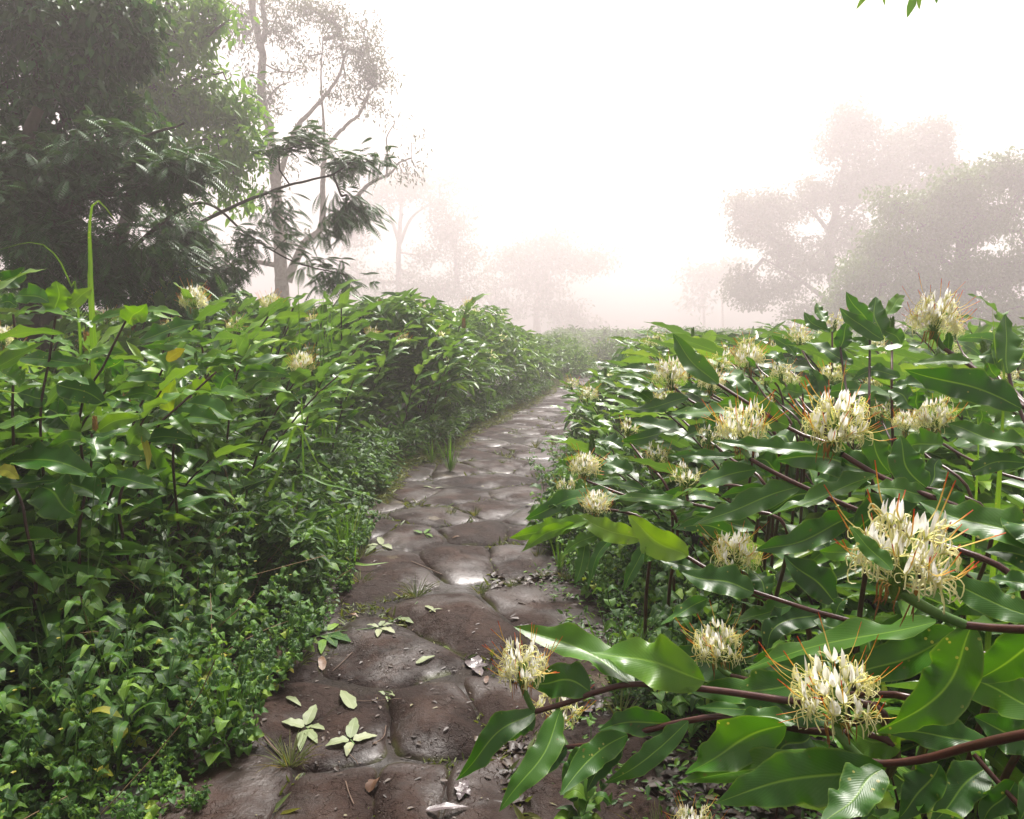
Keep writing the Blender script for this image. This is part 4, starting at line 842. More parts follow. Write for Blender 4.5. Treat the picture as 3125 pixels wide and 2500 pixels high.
tag(hleaf('L8', 'E', 1020, 705, 1130, 630, 60, 3.15, 3.15, (1080, 650), .85, .5, mat_='yellow_leaf'), 'bright yellow leaf')
tag(hleaf('L1', 'E', -30, 1370, 120, 1425, 50, 2.5, 2.45, None, .85, .3, mat_='yellow_leaf'), 'brown-yellow folded leaf')
tag(hleaf('L6', 'E', 870, 1150, 905, 1370, 36, 2.8, 2.75, (900, 1280), .8, .3, mat_='yellow_leaf'), 'yellow hanging leaf')

# ------------------------------------------------------------------ ginger plants filling both banks
def ginger_variant(seed, H, lean, nl, leafL, droop=.5):
    """stem mesh and foliage mesh, base at the origin, leaning to +X"""
    r = np.random.default_rng(seed)
    s = np.linspace(0, 1, 9)
    pts = np.stack([lean * s ** 1.8, .05 * np.sin(s * 3 + seed), H * (s - .12 * s ** 3) / .88], 1)
    st = MB(); tube(st, pts, np.linspace(.009, .005, 9), 6)
    fo = MB(); side = 1
    T = nrm(np.gradient(pts, axis=0))
    for k in range(nl):
        f = .14 + .86 * k / (nl - 1)
        i = f * 8; i0 = min(7, int(i)); p = pts[i0] + (pts[i0 + 1] - pts[i0]) * (i - i0); t = T[min(8, int(round(i)))]
        side = -side
        sd = np.array([r.normal(.15, .25), side * 1.0, r.normal(0, .12)])
        d = nrm((t * r.uniform(.45, .9) + sd * (.75 if k < nl - 1 else .15) + np.array([.25, 0, 0]))[None])[0]
        L = leafL * r.uniform(.75, 1.15) * (1 if k < nl - 2 else .8)
        g = droop * r.uniform(.5, 1.3)
        q = [p]; dd = d.copy()
        for j in range(4):
            q.append(q[-1] + dd * L / 4); dd = nrm((dd + np.array([0, 0, -g * .38]))[None])[0]
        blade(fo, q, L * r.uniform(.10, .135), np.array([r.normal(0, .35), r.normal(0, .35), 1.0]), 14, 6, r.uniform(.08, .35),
              r.uniform(.14, .3), 3.0, float(np.clip(r.normal(.42, .2) + (.24 if k >= nl - 3 else .08 if k > nl * .5 else -.08), 0, 1)), r.normal(0, .25), rng=r, tipcurl=r.normal(0, .8))  # upper leaves yellower: new growth, plus backlight put into the leaf colour
    return st.mesh('stem', M['stem_dark']), fo.mesh('foliage', M['ginger']), pts[-1]
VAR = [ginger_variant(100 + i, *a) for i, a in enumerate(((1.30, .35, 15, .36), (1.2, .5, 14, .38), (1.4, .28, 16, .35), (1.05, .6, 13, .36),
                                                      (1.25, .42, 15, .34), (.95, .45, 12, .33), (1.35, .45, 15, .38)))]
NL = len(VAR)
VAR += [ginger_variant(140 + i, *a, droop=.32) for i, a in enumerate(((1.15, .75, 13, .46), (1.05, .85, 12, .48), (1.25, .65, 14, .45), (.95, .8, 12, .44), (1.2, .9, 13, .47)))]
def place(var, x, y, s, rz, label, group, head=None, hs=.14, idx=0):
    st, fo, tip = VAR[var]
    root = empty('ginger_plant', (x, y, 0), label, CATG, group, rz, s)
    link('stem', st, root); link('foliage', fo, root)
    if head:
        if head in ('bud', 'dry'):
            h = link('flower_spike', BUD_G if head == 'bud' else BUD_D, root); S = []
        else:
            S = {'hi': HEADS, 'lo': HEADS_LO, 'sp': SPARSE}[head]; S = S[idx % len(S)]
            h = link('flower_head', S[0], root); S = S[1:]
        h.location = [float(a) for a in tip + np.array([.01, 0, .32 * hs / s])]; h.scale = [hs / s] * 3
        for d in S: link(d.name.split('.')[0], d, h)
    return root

LAB_L = 'flowerless leafy ginger plant packed in the left bank among others like it'
LAB_R = 'flowerless leafy ginger plant packed in the right bank among others like it'
rp = np.random.default_rng(21)
def poisson(xlo, xhi, ylo, yhi, dmin, n, keep):
    pts = []
    for _ in range(n * 60):
        y = ylo + (yhi - ylo) * rp.random() ** 1.25; x = xlo + (xhi - xlo) * rp.random()
        if not keep(x, y): continue
        dm = dmin * (1 + .05 * y)
        if all((x - a) ** 2 + (y - b) ** 2 > dm * dm for a, b in pts): pts.append((x, y))
        if len(pts) >= n: break
    return pts
def hL(x, y):     # height factor of the left bank
    return 1.06 + .06 * math.sin(x * 3 + y * 1.7)
PL = poisson(-6.5, 2.6, 2.45, 10.8, .20, 132, lambda x, y: x < XL(y) - (.62 if y < 4.5 else .35 if y < 7 else .15) and x > -.72 * y - .9 and x > XL(y) - 4.2 and not (y < 3.0 and x > -1.45))
for i, (x, y) in enumerate(PL):
    dpath = XL(y) - x
    s = hL(x, y) * (1.0 if dpath > .8 else .72 + .3 * dpath) * rp.uniform(.9, 1.04) * (.98 if y < 4.5 else 1.0)
    s *= float(np.interp(y, [2.5, 4.0, 5.5, 9, 15, 17], [1.0, .98, 1.12, 1.22, 1.36, 1.28])) * rp.uniform(.92, 1.07)
    rz = rp.normal(-.15, .55)
    v = int(rp.integers(0, 7)); head, lab = None, LAB_L
    q = rp.random()
    if y > 3.6 and q < .13: head, lab = 'dry', 'ginger plant with a faded brown flower spike rising from the left bank'
    elif y > 4.2 and q < .38: head, lab = ('lo' if y > 6 else 'hi'), 'ginger plant with a small cream flower head in the left bank'
    elif q < .43: head, lab = 'bud', 'ginger plant with a closed green flower spike in the left bank'
    place(v, x, y, s, rz, lab, GL, head, rp.uniform(.11, .14) if head != 'dry' else rp.uniform(.14, .18), i)
PR = poisson(.35, 8.5, 1.5, 9.6, .25, 106, lambda x, y: x > XR(y) + (.55 if y > 3 else .8) - (.3 if y > 6 else 0) and x < .72 * y + 1.2 and x < XR(y) + 4.5 and not (y < 2.4 and x < 1.3))
for i, (x, y) in enumerate(PR):
    dpath = x - XR(y)
    s = (.66 + .26 * min(dpath, 1.8)) * rp.uniform(.92, 1.08) * (.98 if y > 5 else .92)
    if y < 3.2: s = min(s, .74)
    rz = math.pi + rp.normal(-.1, .38)
    v = int(rp.integers(NL, NL + 5)) if rp.random() < .75 else int(rp.integers(0, 7)); head, lab = None, LAB_R
    if y > 4.2 and dpath < 1.15: v = v % 7; s *= .9
    q = rp.random()
    if y > 4.5 and q < .30: head, lab = 'lo', 'ginger plant with a small cream flower head at the back of the right bank'
    elif y > 3 and q < .36: head, lab = 'bud', 'ginger plant with a closed green flower spike in the right bank'
    place(v, x, y, s, rz, lab, GR, head, rp.uniform(.11, .14), i)

for i in range(18):          # short young shoots filling the shade under the traced plants
    y = rp.uniform(1.25, 2.5); x = rp.uniform(max(.62, .30 + .12 * y), .75 * y + .5)
    place(int(rp.integers(0, 7)), x, y, rp.uniform(.36, .55), math.pi + rp.normal(0, .6), 'low ginger shoot in the shade under the large foreground gingers', 'low ginger shoots under the foreground plants')
# far parts of the banks: one mass of leaves nobody could count
def far_thicket(name, label, xf, y0, y1, n, h0, leaf=.2, seed=1, m_='ginger', flowers=0):
    r = np.random.default_rng(seed); mb = MB()
    y = y0 + (y1 - y0) * r.random(n) ** 1.4
    lo, hi = xf(y); x = lo + (hi - lo) * r.random(n)
    edge = np.clip(np.minimum(x - lo, hi - x) / .7, 0, 1)
    top = h0 * (.45 + .55 * edge ** .5) * (1 + .10 * np.sin(x * 2.1 + y) + .08 * np.sin(y * 3.3 - x * 1.3) + .24 * np.sin(x * .7 + 2) * np.sin(y * .45 + seed) * (y1 > 25)) * (1 - .45 * np.clip((y - y1 + 2) / 2, 0, 1) * (y1 < 25))
    z = top * (1 - np.minimum(.95, np.abs(r.normal(0, .28, n)))) + .03
    D = np.stack([r.normal(0, 1, n), r.normal(-.2, 1, n), r.normal(-.05, .4, n)], 1)
    N = np.stack([r.normal(0, .5, n), r.normal(0, .5, n), np.ones(n)], 1)
    L = leaf * r.uniform(.7, 1.4, n)
    leafcloud(mb, np.stack([x, y, z], 1), D, N, L, L * .15, np.clip(r.normal(.45, .2, n), 0, 1), .3, .3)
    if flowers:
        k = r.choice(n, flowers, replace=False); k = k[z[k] > top[k] * .75]
        for _ in range(9):
            c = np.stack([x[k], y[k], z[k] + .05], 1) + r.normal(0, .03, (len(k), 3))
            leafcloud(mb, c, r.normal(0, 1, (len(k), 3)) + [0, 0, .7], r.normal(0, 1, (len(k), 3)), np.full(len(k), .09), np.full(len(k), .012), np.full(len(k), .5), m=1)
    o = mb.build(name, [M[m_], M['petal_cream']]); tag(o, label, 'thicket', kind='stuff')
far_thicket('ginger_thicket', 'mass of ginger leaves of the left bank running back into the fog', lambda y: (XL(y) - 7.5, XL(y) - .15), 9.2, 19.5, 24000, 1.72, .21, 1, flowers=160)
far_thicket('low_thicket', 'low foggy scrub beyond the end of the left bank', lambda y: (XL(y) - 14, XL(y) - .1), 19.5, 66, 20000, 1.2, .3, 8, 'herb')
far_thicket('ginger_thicket', 'mass of ginger leaves behind the right bank fading into the fog', lambda y: (XR(y) + .1, XR(y) + 15), 8, 66, 42000, 1.18, .26, 2, flowers=500)
far_thicket('low_thicket', 'pale foggy scrub closing the far end of the path', lambda y: (3.0 + 0 * y, 34 + 0 * y), 55, 80, 16000, 1.6, .4, 3, 'herb')
far_thicket('undergrowth', 'dark leaf mass filling the inside of the left bank', lambda y: (-.8 * y - 3, XL(y) - .6), 2.5, 12, 19000, 1.15, .21, 4)
far_thicket('undergrowth', 'dark leaf mass filling the inside of the right bank', lambda y: (XR(y) + .75, XR(y) + 6), 1.9, 10, 17000, .72, .2, 5)
far_thicket('verge_weeds', 'strip of small weeds along the foot of the left bank', lambda y: (XL(y) - .75, XL(y) - .02), 3.6, 19, 13000, .5, .085, 6, 'herb')
far_thicket('verge_weeds', 'strip of small weeds along the foot of the right bank', lambda y: (XR(y) + .02, XR(y) + .8), 4.5, 40, 13000, .5, .085, 7, 'herb')
# round bush at the path's end, left of the scrub
def bush(name, label, c, rad, n, leaf, seed, m_):
    r = np.random.default_rng(seed); mb = MB(); root = empty(name, (c[0], c[1], 0), label, 'bush')
    d = nrm(r.normal(0, 1, (n, 3))); rr = r.random(n) ** .35
    lob = 1 + .22 * np.sin(d[:, 0] * 5 + seed) * np.sin(d[:, 2] * 6) + .12 * np.sin(d[:, 1] * 11)
    p = d * (rr * lob)[:, None] * np.array(rad); p[:, 2] = np.abs(p[:, 2]) * 1.0 + .05
    L = leaf * r.uniform(.6, 1.3, n)
    leafcloud(mb, p, d + r.normal(0, .7, (n, 3)), nrm(r.normal(0, .5, (n, 3)) + [0, 0, 1]), L, L * .22, np.clip(r.normal(.4, .2, n), 0, 1), .3, .3)
    mb.build('foliage', M[m_], root)
    st = MB()
    for k in range(7):
        a = k * .9; tube(st, spline([(0, 0, 0), (math.cos(a) * rad[0] * .25, math.sin(a) * rad[1] * .25, rad[2] * .4), (math.cos(a) * rad[0] * .6, math.sin(a) * rad[1] * .6, rad[2] * .8)], 6), np.linspace(.02, .006, 6), 5)
    st.build('stem', M['stem_green'], root)
g = G(1830, 1115); bush('bush', 'round foggy bush at the far end of the path, left side', (g[0] + .6, g[1]), (1.3, 1.2, 1.15), 2600, .16, 3, 'herb')
bush('bush', 'low bush at the path edge where the left bank ends in fog', (XL(24) - .2, 24.5), (1.2, 1.5, 1.05), 2600, .16, 4, 'ginger')

# ------------------------------------------------------------------ trees
def grow(nodes, parents, attract, step, r, sag=.0, jit=.12):
    """greedy growth: every attractor is joined to the nearest grown node; returns end node index of each"""
    N = list(nodes); Pp = list(parents)
    A = np.asarray(attract); base = np.asarray(nodes)
    dist = np.array([np.min(np.linalg.norm(base - a, axis=1)) for a in A]); order = np.argsort(dist)
    arr = np.zeros((len(N) + len(A) * 40, 3)); arr[:len(N)] = base; cnt = len(N); ends = np.zeros(len(A), int)
    for k in order:
        a = A[k]; d = np.linalg.norm(arr[:cnt] - a, axis=1); j = int(np.argmin(d)); L = d[j]
        m = max(1, min(30, int(L / step))); p0 = arr[j].copy(); prev = j
        off = r.normal(0, 1, 3) * L * jit
        for i in range(1, m + 1):
            t = i / m
            q = p0 + (a - p0) * t + off * math.sin(math.pi * t) + (r.normal(0, step * .12, 3) if i < m else 0)
            q[2] -= sag * L * math.sin(math.pi * t)
            arr[cnt] = q; Pp.append(prev); prev = cnt; cnt += 1
        ends[k] = prev
    return arr[:cnt], Pp, ends

def tree(name, label, cat, trunk, limbs, blobs, leafm, leafL, nleaf, npt, bark, rk=.0042, step=.25, seed=0, kind='broad', droop=.4, wid=.2, spread=.35, group=None, rmax=.06, sag=.0, minr=.0, k_=1.0, kl=1.0):
    """trunk/limbs: lists of (points (k,3), r0, r1); blobs: (centre, (rx, ry, rz), weight)"""
    r = np.random.default_rng(seed)
    rk, step, spread, rmax, leafL = rk * k_, step * k_, spread * k_, rmax * k_, leafL * kl
    trunk = [(a, b * k_, c * k_) for a, b, c in trunk]; limbs = [(a, b * k_, c * k_) for a, b, c in limbs]
    b0 = np.array(trunk[0][0][0]); root = empty(name, (b0[0], b0[1], 0), label, cat, group)
    org = np.array([b0[0], b0[1], 0])
    for i, (pts, ra, rb) in enumerate(trunk + limbs):
        mb = MB(); p = spline(pts, 7 * len(pts)); n = len(p)
        p = p + r.normal(0, ra * .10, p.shape) * np.linspace(0, 1, n)[:, None]
        rad = ra + (rb - ra) * np.linspace(0, 1, n) ** .8
        if i == 0: rad = rad * (1 + .5 * np.exp(-np.linspace(0, 1, n) * 14))
        tube(mb, p - org, rad, 10, bump=.10)
        mb.build('trunk' if i < len(trunk) else 'limb', M[bark], root)
    nodes = []; par = []
    for pts, ra, rb in trunk[0:] + limbs:
        p = spline(pts, max(6, int(np.sum(np.linalg.norm(np.diff(np.array(pts), axis=0), axis=1)) / step)))
        p = p[int(len(p) * (.35 if pts is trunk[0][0] else .15)):]
        for q in p: nodes.append(q); par.append(-1)
    W = np.array([b[2] for b in blobs], float); W /= W.sum()
    A = []
    for (c, rad, wt), k in zip(blobs, (W * npt).astype(int) + 1):
        ns = max(3, k // 9); sc_ = nrm(r.normal(0, 1, (ns, 3))) * (r.random(ns) ** .45)[:, None] * .95      # sub-clumps
        d = nrm(r.normal(0, 1, (k, 3))); rr = r.random(k) ** .5
        A.append(np.array(c) + (sc_[np.arange(k) % ns] + d * rr[:, None] * [.25, .25, .15]) * np.array(rad))
    A = np.concatenate(A); A = A[A[:, 2] > .3]
    arr, par, ends = grow(nodes, par, A, step, r, sag)
    par = np.array(par); n0 = len(nodes)
    load = np.zeros(len(arr)); load[ends] += 1
    for i in range(len(arr) - 1, n0 - 1, -1):
        if par[i] >= 0: load[par[i]] += load[i]
    rad = np.minimum(rk * np.maximum(load, 1) ** .5, rmax) + minr
    idx = np.arange(n0, len(arr))
    mb = MB(); pr = par[idx]
    ra = np.where(pr < n0, rad[idx], rad[pr])
    prisms(mb, arr[pr] - org, arr[idx] - org, ra, rad[idx], 4)
    mb.build('branch_network', M[bark], root)
    # foliage round each twig end
    k = nleaf; E = np.repeat(arr[ends], k, 0) - org; dirn = np.repeat(nrm(arr[ends] - arr[par[ends]] + 1e-6), k, 0)
    n = len(E); mb = MB()
    tone = np.repeat(np.clip(r.normal(.4, .16, len(ends)), 0, 1), k)
    if kind == 'broad':
        C = E + np.clip(r.normal(0, spread, (n, 3)), -1.6 * spread, 1.6 * spread) * [1, 1, .7]
        D = nrm(dirn * .5 + r.normal(0, .65, (n, 3)) + [0, 0, -droop])
        N = nrm(r.normal(0, .45, (n, 3)) + [0, 0, 1])
        L = leafL * r.uniform(.55, 1.3, n)
        leafcloud(mb, C, D, N, L, L * wid, np.clip(tone + r.normal(0, .07, n), 0, 1), .3, .25)
    else:      # feathery fronds: leaflets in pairs along a drooping rachis
        C = E + r.normal(0, spread, (n, 3)) * [1, 1, .5]
        D = nrm(dirn * .6 + r.normal(0, .5, (n, 3)) * [1, 1, .35] + [.25, -.15, -.1])
        L = leafL * r.uniform(.7, 1.2, n)
        npair = 11; t = (np.arange(npair) + 1) / npair
        side = nrm(np.cross(D, [0, 0, 1.0])); up = np.cross(side, D)
        pos = C[:, None] + D[:, None] * (L[:, None] * t)[..., None] - np.array([0, 0, 1.0]) * (L[:, None] * .35 * droop * 2 * t ** 2)[..., None]
        ll = (L[:, None] * (.30 * np.sin(t * 2.7 + .25)[None] + .03))
        prisms(mb, C, pos[:, -1], np.full(n, .0025), np.full(n, .001), 3, 1)
        for sg in (-1, 1):
            dd = nrm(side[:, None] * sg + D[:, None] * .45 + np.array([0, 0, -.25]))
            dd = np.broadcast_to(dd, pos.shape)
            leafcloud(mb, pos.reshape(-1, 3), dd.reshape(-1, 3), np.repeat(up, npair, 0), ll.ravel(), ll.ravel() * .14,
                      np.clip(np.repeat(tone + r.normal(0, .08, n), npair), 0, 1), .1, .25)
    mb.build('crown', [M[leafm], M[bark]], root)
    return root
def S(u, v, d): return P(u, v, d)
def blob(u, v, ru, rv, d, wt=1.0, dz=None):
    return (P(u, v, d), (ru / FPX * d, (dz if dz else ru / FPX * d * .8), rv / FPX * d), wt)
def grd(u, d):
    p = P(u, 1000, d); return np.array([p[0], p[1], -.05])

# the tall pale-barked tree
D2 = 32.0
tree('tall_tree', 'tall pale-trunked tree with wispy crown and a bare crooked limb reaching right', 'tree',
     [([grd(872, D2), S(862, 900, D2), S(850, 700, D2), S(838, 520, D2), S(818, 380, D2), S(795, 280, D2), S(800, 190, D2), S(792, 120, D2), S(775, 40, D2), S(770, -80, D2)], .15, .05),
      ([S(790, 150, D2), S(810, 90, D2), S(800, 0, D2), S(815, -80, D2)], .06, .03)],
     [([S(878, 860, D2), S(900, 800, D2), S(935, 735, D2), S(975, 705, D2), S(985, 640, D2), S(985, 560, D2), S(990, 470, D2), S(1000, 440, D2), S(1060, 380, D2), S(1100, 340, D2), S(1130, 270, D2)], .085, .02),
      ([S(1000, 690, D2), S(1090, 600, D2), S(1130, 560, D2), S(1190, 530, D2), S(1215, 500, D2), S(1255, 482, D2)], .06, .014),
      ([S(1180, 530, D2), S(1182, 460, D2), S(1180, 420, D2), S(1205, 375, D2)], .022, .008),
      ([S(845, 560, D2), S(900, 400, D2 - .3), S(940, 350, D2 - .4), S(985, 300, D2 - .4), S(1030, 240, D2 - .3), S(1060, 150, D2)], .055, .02),
      ([S(990, 470, D2), S(988, 380, D2), S(980, 250, D2), S(985, 120, D2)], .03, .01),
      ([S(845, 810, D2), S(780, 800, D2), S(720, 805, D2), S(660, 840, D2 - .2), S(600, 850, D2 - .3)], .05, .018),
      ([S(820, 300, D2), S(850, 265, D2), S(885, 250, D2)], .03, .008),
      ([S(855, 885, D2), S(815, 905, D2), S(775, 920, D2)], .03, .012)],
     [blob(1080, 150, 90, 110, D2, 2.6), blob(1150, 200, 70, 90, D2, 1.6), blob(1000, 90, 80, 90, D2, 1.6), blob(930, 40, 90, 60, D2, 1.3), blob(850, 60, 110, 90, D2, 1.5),
      blob(760, 60, 90, 90, D2, 1.4), blob(1100, 300, 110, 60, D2, .9), blob(880, 230, 80, 60, D2, .4), blob(1200, 430, 60, 90, D2, .25), blob(700, 780, 120, 60, D2, .8), blob(640, 860, 90, 50, D2, .7), blob(900, 180, 70, 70, D2, .5), blob(825, 340, 28, 120, D2, .7), blob(850, 520, 40, 90, D2, .5), blob(870, 700, 45, 100, D2, .35), blob(960, 400, 70, 70, D2, .5), blob(760, 240, 60, 110, D2, .6), blob(740, 600, 90, 90, D2, .5), blob(1230, 520, 60, 40, D2, .25)],
     'olive', .10, 14, 640, 'bark_pale', .0040, .22, 31, 'broad', .5, .17, .17, k_=2.4, kl=1.85)
D1 = 7.2
tree('feathery_tree', 'dark green tree with feathery drooping fronds filling the left edge behind the gingers', 'tree',
     [([grd(60, D1), S(90, 900, D1), S(110, 650, D1), S(90, 420, D1), S(120, 330, D1)], .13, .05)],
     [([S(110, 640, D1), S(220, 520, D1), S(400, 430, D1 + .2), S(560, 380, D1 + .3)], .045, .01),
      ([S(110, 720, D1), S(260, 600, D1), S(420, 590, D1), S(560, 500, D1 + .2)], .04, .01),
      ([S(100, 850, D1), S(350, 800, D1 + .8), S(520, 735, D1 + 1.5), S(640, 665, D1 + 1.8), S(760, 610, D1 + 2), S(900, 560, D1 + 2.2), S(1010, 535, D1 + 2.2), S(1090, 480, D1 + 2.2)], .045, .01),
      ([S(350, 800, D1 + .8), S(600, 620, D1 + 1), S(760, 720, D1 + 1.8), S(900, 800, D1 + 2), S(1060, 840, D1 + 2)], .025, .006)],
     [blob(100, 600, 160, 120, D1, 2.2), blob(330, 520, 170, 120, D1, 2.3), blob(540, 540, 110, 110, D1, 1.5), blob(150, 800, 190, 110, D1, 2.2), blob(420, 780, 180, 120, D1, 2.0), blob(40, 480, 120, 80, D1, .9), blob(140, 700, 210, 60, D1, 1.6),
      blob(560, 900, 160, 70, D1 + .5, 1.0), blob(920, 460, 80, 75, D1 + 2, .42), blob(1060, 500, 95, 55, D1 + 2.2, .42), blob(1060, 610, 90, 65, D1 + 2.2, .36), blob(1000, 670, 70, 50, D1 + 2.2, .22),
      blob(1000, 820, 95, 45, D1 + 2, .32), blob(800, 740, 100, 70, D1 + 1.8, .3), blob(840, 640, 60, 60, D1 + 2, .15), blob(560, 690, 120, 80, D1 + 1, .9), blob(680, 830, 110, 50, D1 + 1.4, .6)],
     'darktree', .21, 9, 640, 'bark_dark', .0028, .18, 32, 'frond', .6, spread=.13, rmax=.025)
D0 = 8.2
tree('dark_tree', 'tall dark tree with broad leaves and black limbs in the top left corner', 'tree',
     [([grd(150, D0), S(150, 900, D0), S(140, 600, D0), S(110, 420, D0), S(130, 250, D0), S(100, 60, D0), S(120, -200, D0)], .15, .07)],
     [([S(130, 300, D0), S(230, 220, D0), S(330, 130, D0), S(420, 30, D0)], .07, .02), ([S(120, 460, D0), S(60, 330, D0), S(0, 220, D0), S(-40, 60, D0)], .07, .03), ([S(130, 420, D0), S(200, 370, D0), S(300, 300, D0)], .04, .012)],
     [blob(60, 120, 150, 130, D0, 2.4), blob(230, 60, 150, 120, D0, 2.4), blob(360, 40, 120, 90, D0, 1.6), blob(120, -40, 200, 90, D0, 1.8), blob(260, 220, 140, 110, D0, 2.0), blob(80, 320, 150, 110, D0, 1.8), blob(340, 330, 120, 90, D0, 1.3),
      blob(200, 420, 150, 70, D0, 1.2), blob(400, 160, 100, 80, D0, 1.0), blob(440, 420, 80, 60, D0, .6)],
     'darktree', .13, 14, 700, 'bark_dark', .0035, .2, 41, 'broad', .6, .24, .125)
# lighter broad leaved tree behind it
D3 = 14.0
tree('broadleaf_tree', 'bright green broad-leaved tree between the dark feathery tree and the tall trunk', 'tree',
     [([grd(330, D3), S(350, 850, D3), S(400, 600, D3), S(440, 380, D3), S(480, 200, D3), S(520, 0, D3)], .13, .05)],
     [([S(400, 600, D3), S(520, 480, D3), S(640, 420, D3), S(720, 430, D3)], .05, .012), ([S(440, 380, D3), S(560, 260, D3), S(680, 220, D3)], .05, .012),
      ([S(480, 220, D3), S(620, 120, D3), S(700, 60, D3)], .04, .012)],
     [blob(520, 120, 140, 120, D3, 2.0), blob(620, 40, 110, 80, D3, 1.3), blob(600, 230, 120, 110, D3, 1.8), blob(680, 330, 90, 90, D3, 1.2), blob(560, 380, 130, 110, D3, 1.6), blob(740, 440, 55, 70, D3, .7),
      blob(660, 480, 110, 90, D3, 1.0), blob(440, 260, 130, 120, D3, 1.4), blob(440, 20, 170, 90, D3, 1.6), blob(620, 600, 110, 70, D3, .5), blob(300, 200, 150, 130, D3 + .5, 1.0)],
     'greentree', .15, 14, 520, 'bark_dark', .0035, .24, 33, 'broad', .55, .22, .20, k_=1.3, kl=1.2)
# foggy trees in the middle distance
D4 = 125
tree('foggy_tree', 'tall foggy tree just right of the pale trunk, with a forked stem showing', 'tree',
     [([grd(1215, D4), S(1218, 900, D4), S(1216, 760, D4), S(1225, 640, D4), S(1235, 540, D4)], .16, .05)],
     [([S(1218, 740, D4), S(1190, 650, D4), S(1180, 560, D4)], .08, .03), ([S(1218, 750, D4), S(1260, 660, D4), S(1340, 610, D4)], .08, .03),
      ([S(1395, 860, D4 + 1), S(1390, 760, D4 + 1), S(1400, 680, D4 + 1)], .1, .04)],
     [blob(1240, 570, 90, 60, D4, 1.6), blob(1330, 590, 80, 50, D4, 1.2), blob(1160, 620, 80, 60, D4, 1.0), blob(1370, 700, 90, 80, D4, 1.8), blob(1420, 780, 60, 50, D4, .8), blob(1280, 800, 90, 60, D4, .9),
      blob(1100, 700, 60, 60, D4, .4), blob(1400, 880, 100, 60, D4, 1.2), blob(1250, 900, 140, 60, D4, 1.4), blob(1100, 860, 80, 70, D4, .7)],
     'olive', .16, 24, 560, 'bark_pale', .009, .5, 34, 'broad', .3, .26, .34, k_=4.7, kl=3.4)
D5 = 142
tree('foggy_tree', 'very faint rounded tree nearly lost in the fog above the path end, centre left', 'tree',
     [([grd(1640, D5), S(1640, 930, D5), S(1660, 840, D5), S(1650, 780, D5)], .22, .08)],
     [([S(1655, 880, D5), S(1580, 800, D5), S(1540, 760, D5)], .1, .04), ([S(1655, 860, D5), S(1740, 800, D5), S(1800, 790, D5)], .1, .04)],
     [blob(1640, 760, 100, 50, D5, 1.6), blob(1760, 800, 110, 50, D5, 1.5), blob(1560, 820, 90, 60, D5, 1.2), blob(1650, 860, 120, 50, D5, 1.2), blob(1530, 930, 80, 60, D5, .9), blob(1700, 960, 90, 60, D5, .9), blob(1830, 790, 50, 30, D5, .4), blob(1780, 1010, 110, 35, D5, .9)],
     'olive', .22, 24, 460, 'bark_pale', .014, .7, 35, 'broad', .3, .26, .45, k_=3.9, kl=3.1)
D6 = 145
tree('slender_tree', 'slender faint tree standing alone in the fog left of the right-hand trees', 'tree',
     [([grd(2150, D6), S(2148, 950, D6), S(2140, 860, D6)], .12, .05), ([grd(2210, D6), S(2205, 950, D6), S(2200, 840, D6)], .1, .04)], [],
     [blob(2140, 850, 45, 35, D6, 1), blob(2200, 830, 35, 40, D6, .8), blob(2130, 910, 40, 25, D6, .4)],
     'olive', .34, 10, 110, 'bark_pale', .012, .7, 36, 'broad', .3, .26, .5, k_=3.5, kl=3.1)
# right-hand trees
D7 = 88
tree('foggy_tree', 'foggy pinkish tree on the right with layered branches reaching left over the scrub', 'tree',
     [([grd(2560, D7), S(2550, 900, D7), S(2530, 760, D7), S(2560, 600, D7), S(2590, 420, D7)], .2, .06)],
     [([S(2530, 920, D7), S(2420, 840, D7), S(2330, 790, D7)], .08, .02), ([S(2540, 720, D7), S(2470, 640, D7), S(2380, 600, D7)], .07, .02), ([S(2560, 640, D7), S(2470, 560, D7)], .05, .02),
      ([S(2550, 700, D7), S(2660, 560, D7), S(2720, 460, D7)], .06, .02)],
     [blob(2300, 640, 90, 60, D7, 1.5), blob(2370, 720, 110, 50, D7, 1.2), blob(2430, 620, 90, 50, D7, 1.0), blob(2280, 870, 70, 55, D7, 1.1), blob(2380, 890, 80, 40, D7, .6), blob(2480, 800, 130, 60, D7, 1.2),
      blob(2590, 440, 85, 85, D7, 2.2), blob(2590, 370, 40, 40, D7, .5), blob(2610, 560, 120, 80, D7, 2.0), blob(2480, 600, 60, 40, D7, .6), blob(2730, 450, 50, 50, D7, .9), blob(2700, 540, 80, 60, D7, 1.2),
      blob(2600, 720, 130, 80, D7, 1.6), blob(2500, 950, 150, 40, D7, 1.0)],
     'olive', .125, 34, 1050, 'bark_dark', .008, .4, 37, 'broad', .2, .3, .26, k_=4.4, kl=3.3)
D8 = 84
tree('foggy_tree', 'narrow foggy tree top poking up behind the big rounded tree on the right', 'tree',
     [([grd(2850, D8), S(2850, 800, D8), S(2840, 560, D8), S(2835, 400, D8)], .15, .04)], [],
     [blob(2835, 400, 35, 30, D8, .6), blob(2840, 460, 55, 45, D8, 1.0), blob(2850, 520, 90, 50, D8, 1.3), blob(2880, 600, 120, 70, D8, 1.0)],
     'olive', .135, 26, 260, 'bark_dark', .008, .4, 38, 'broad', .2, .3, .25, k_=4.3, kl=3.3)
D9 = 56
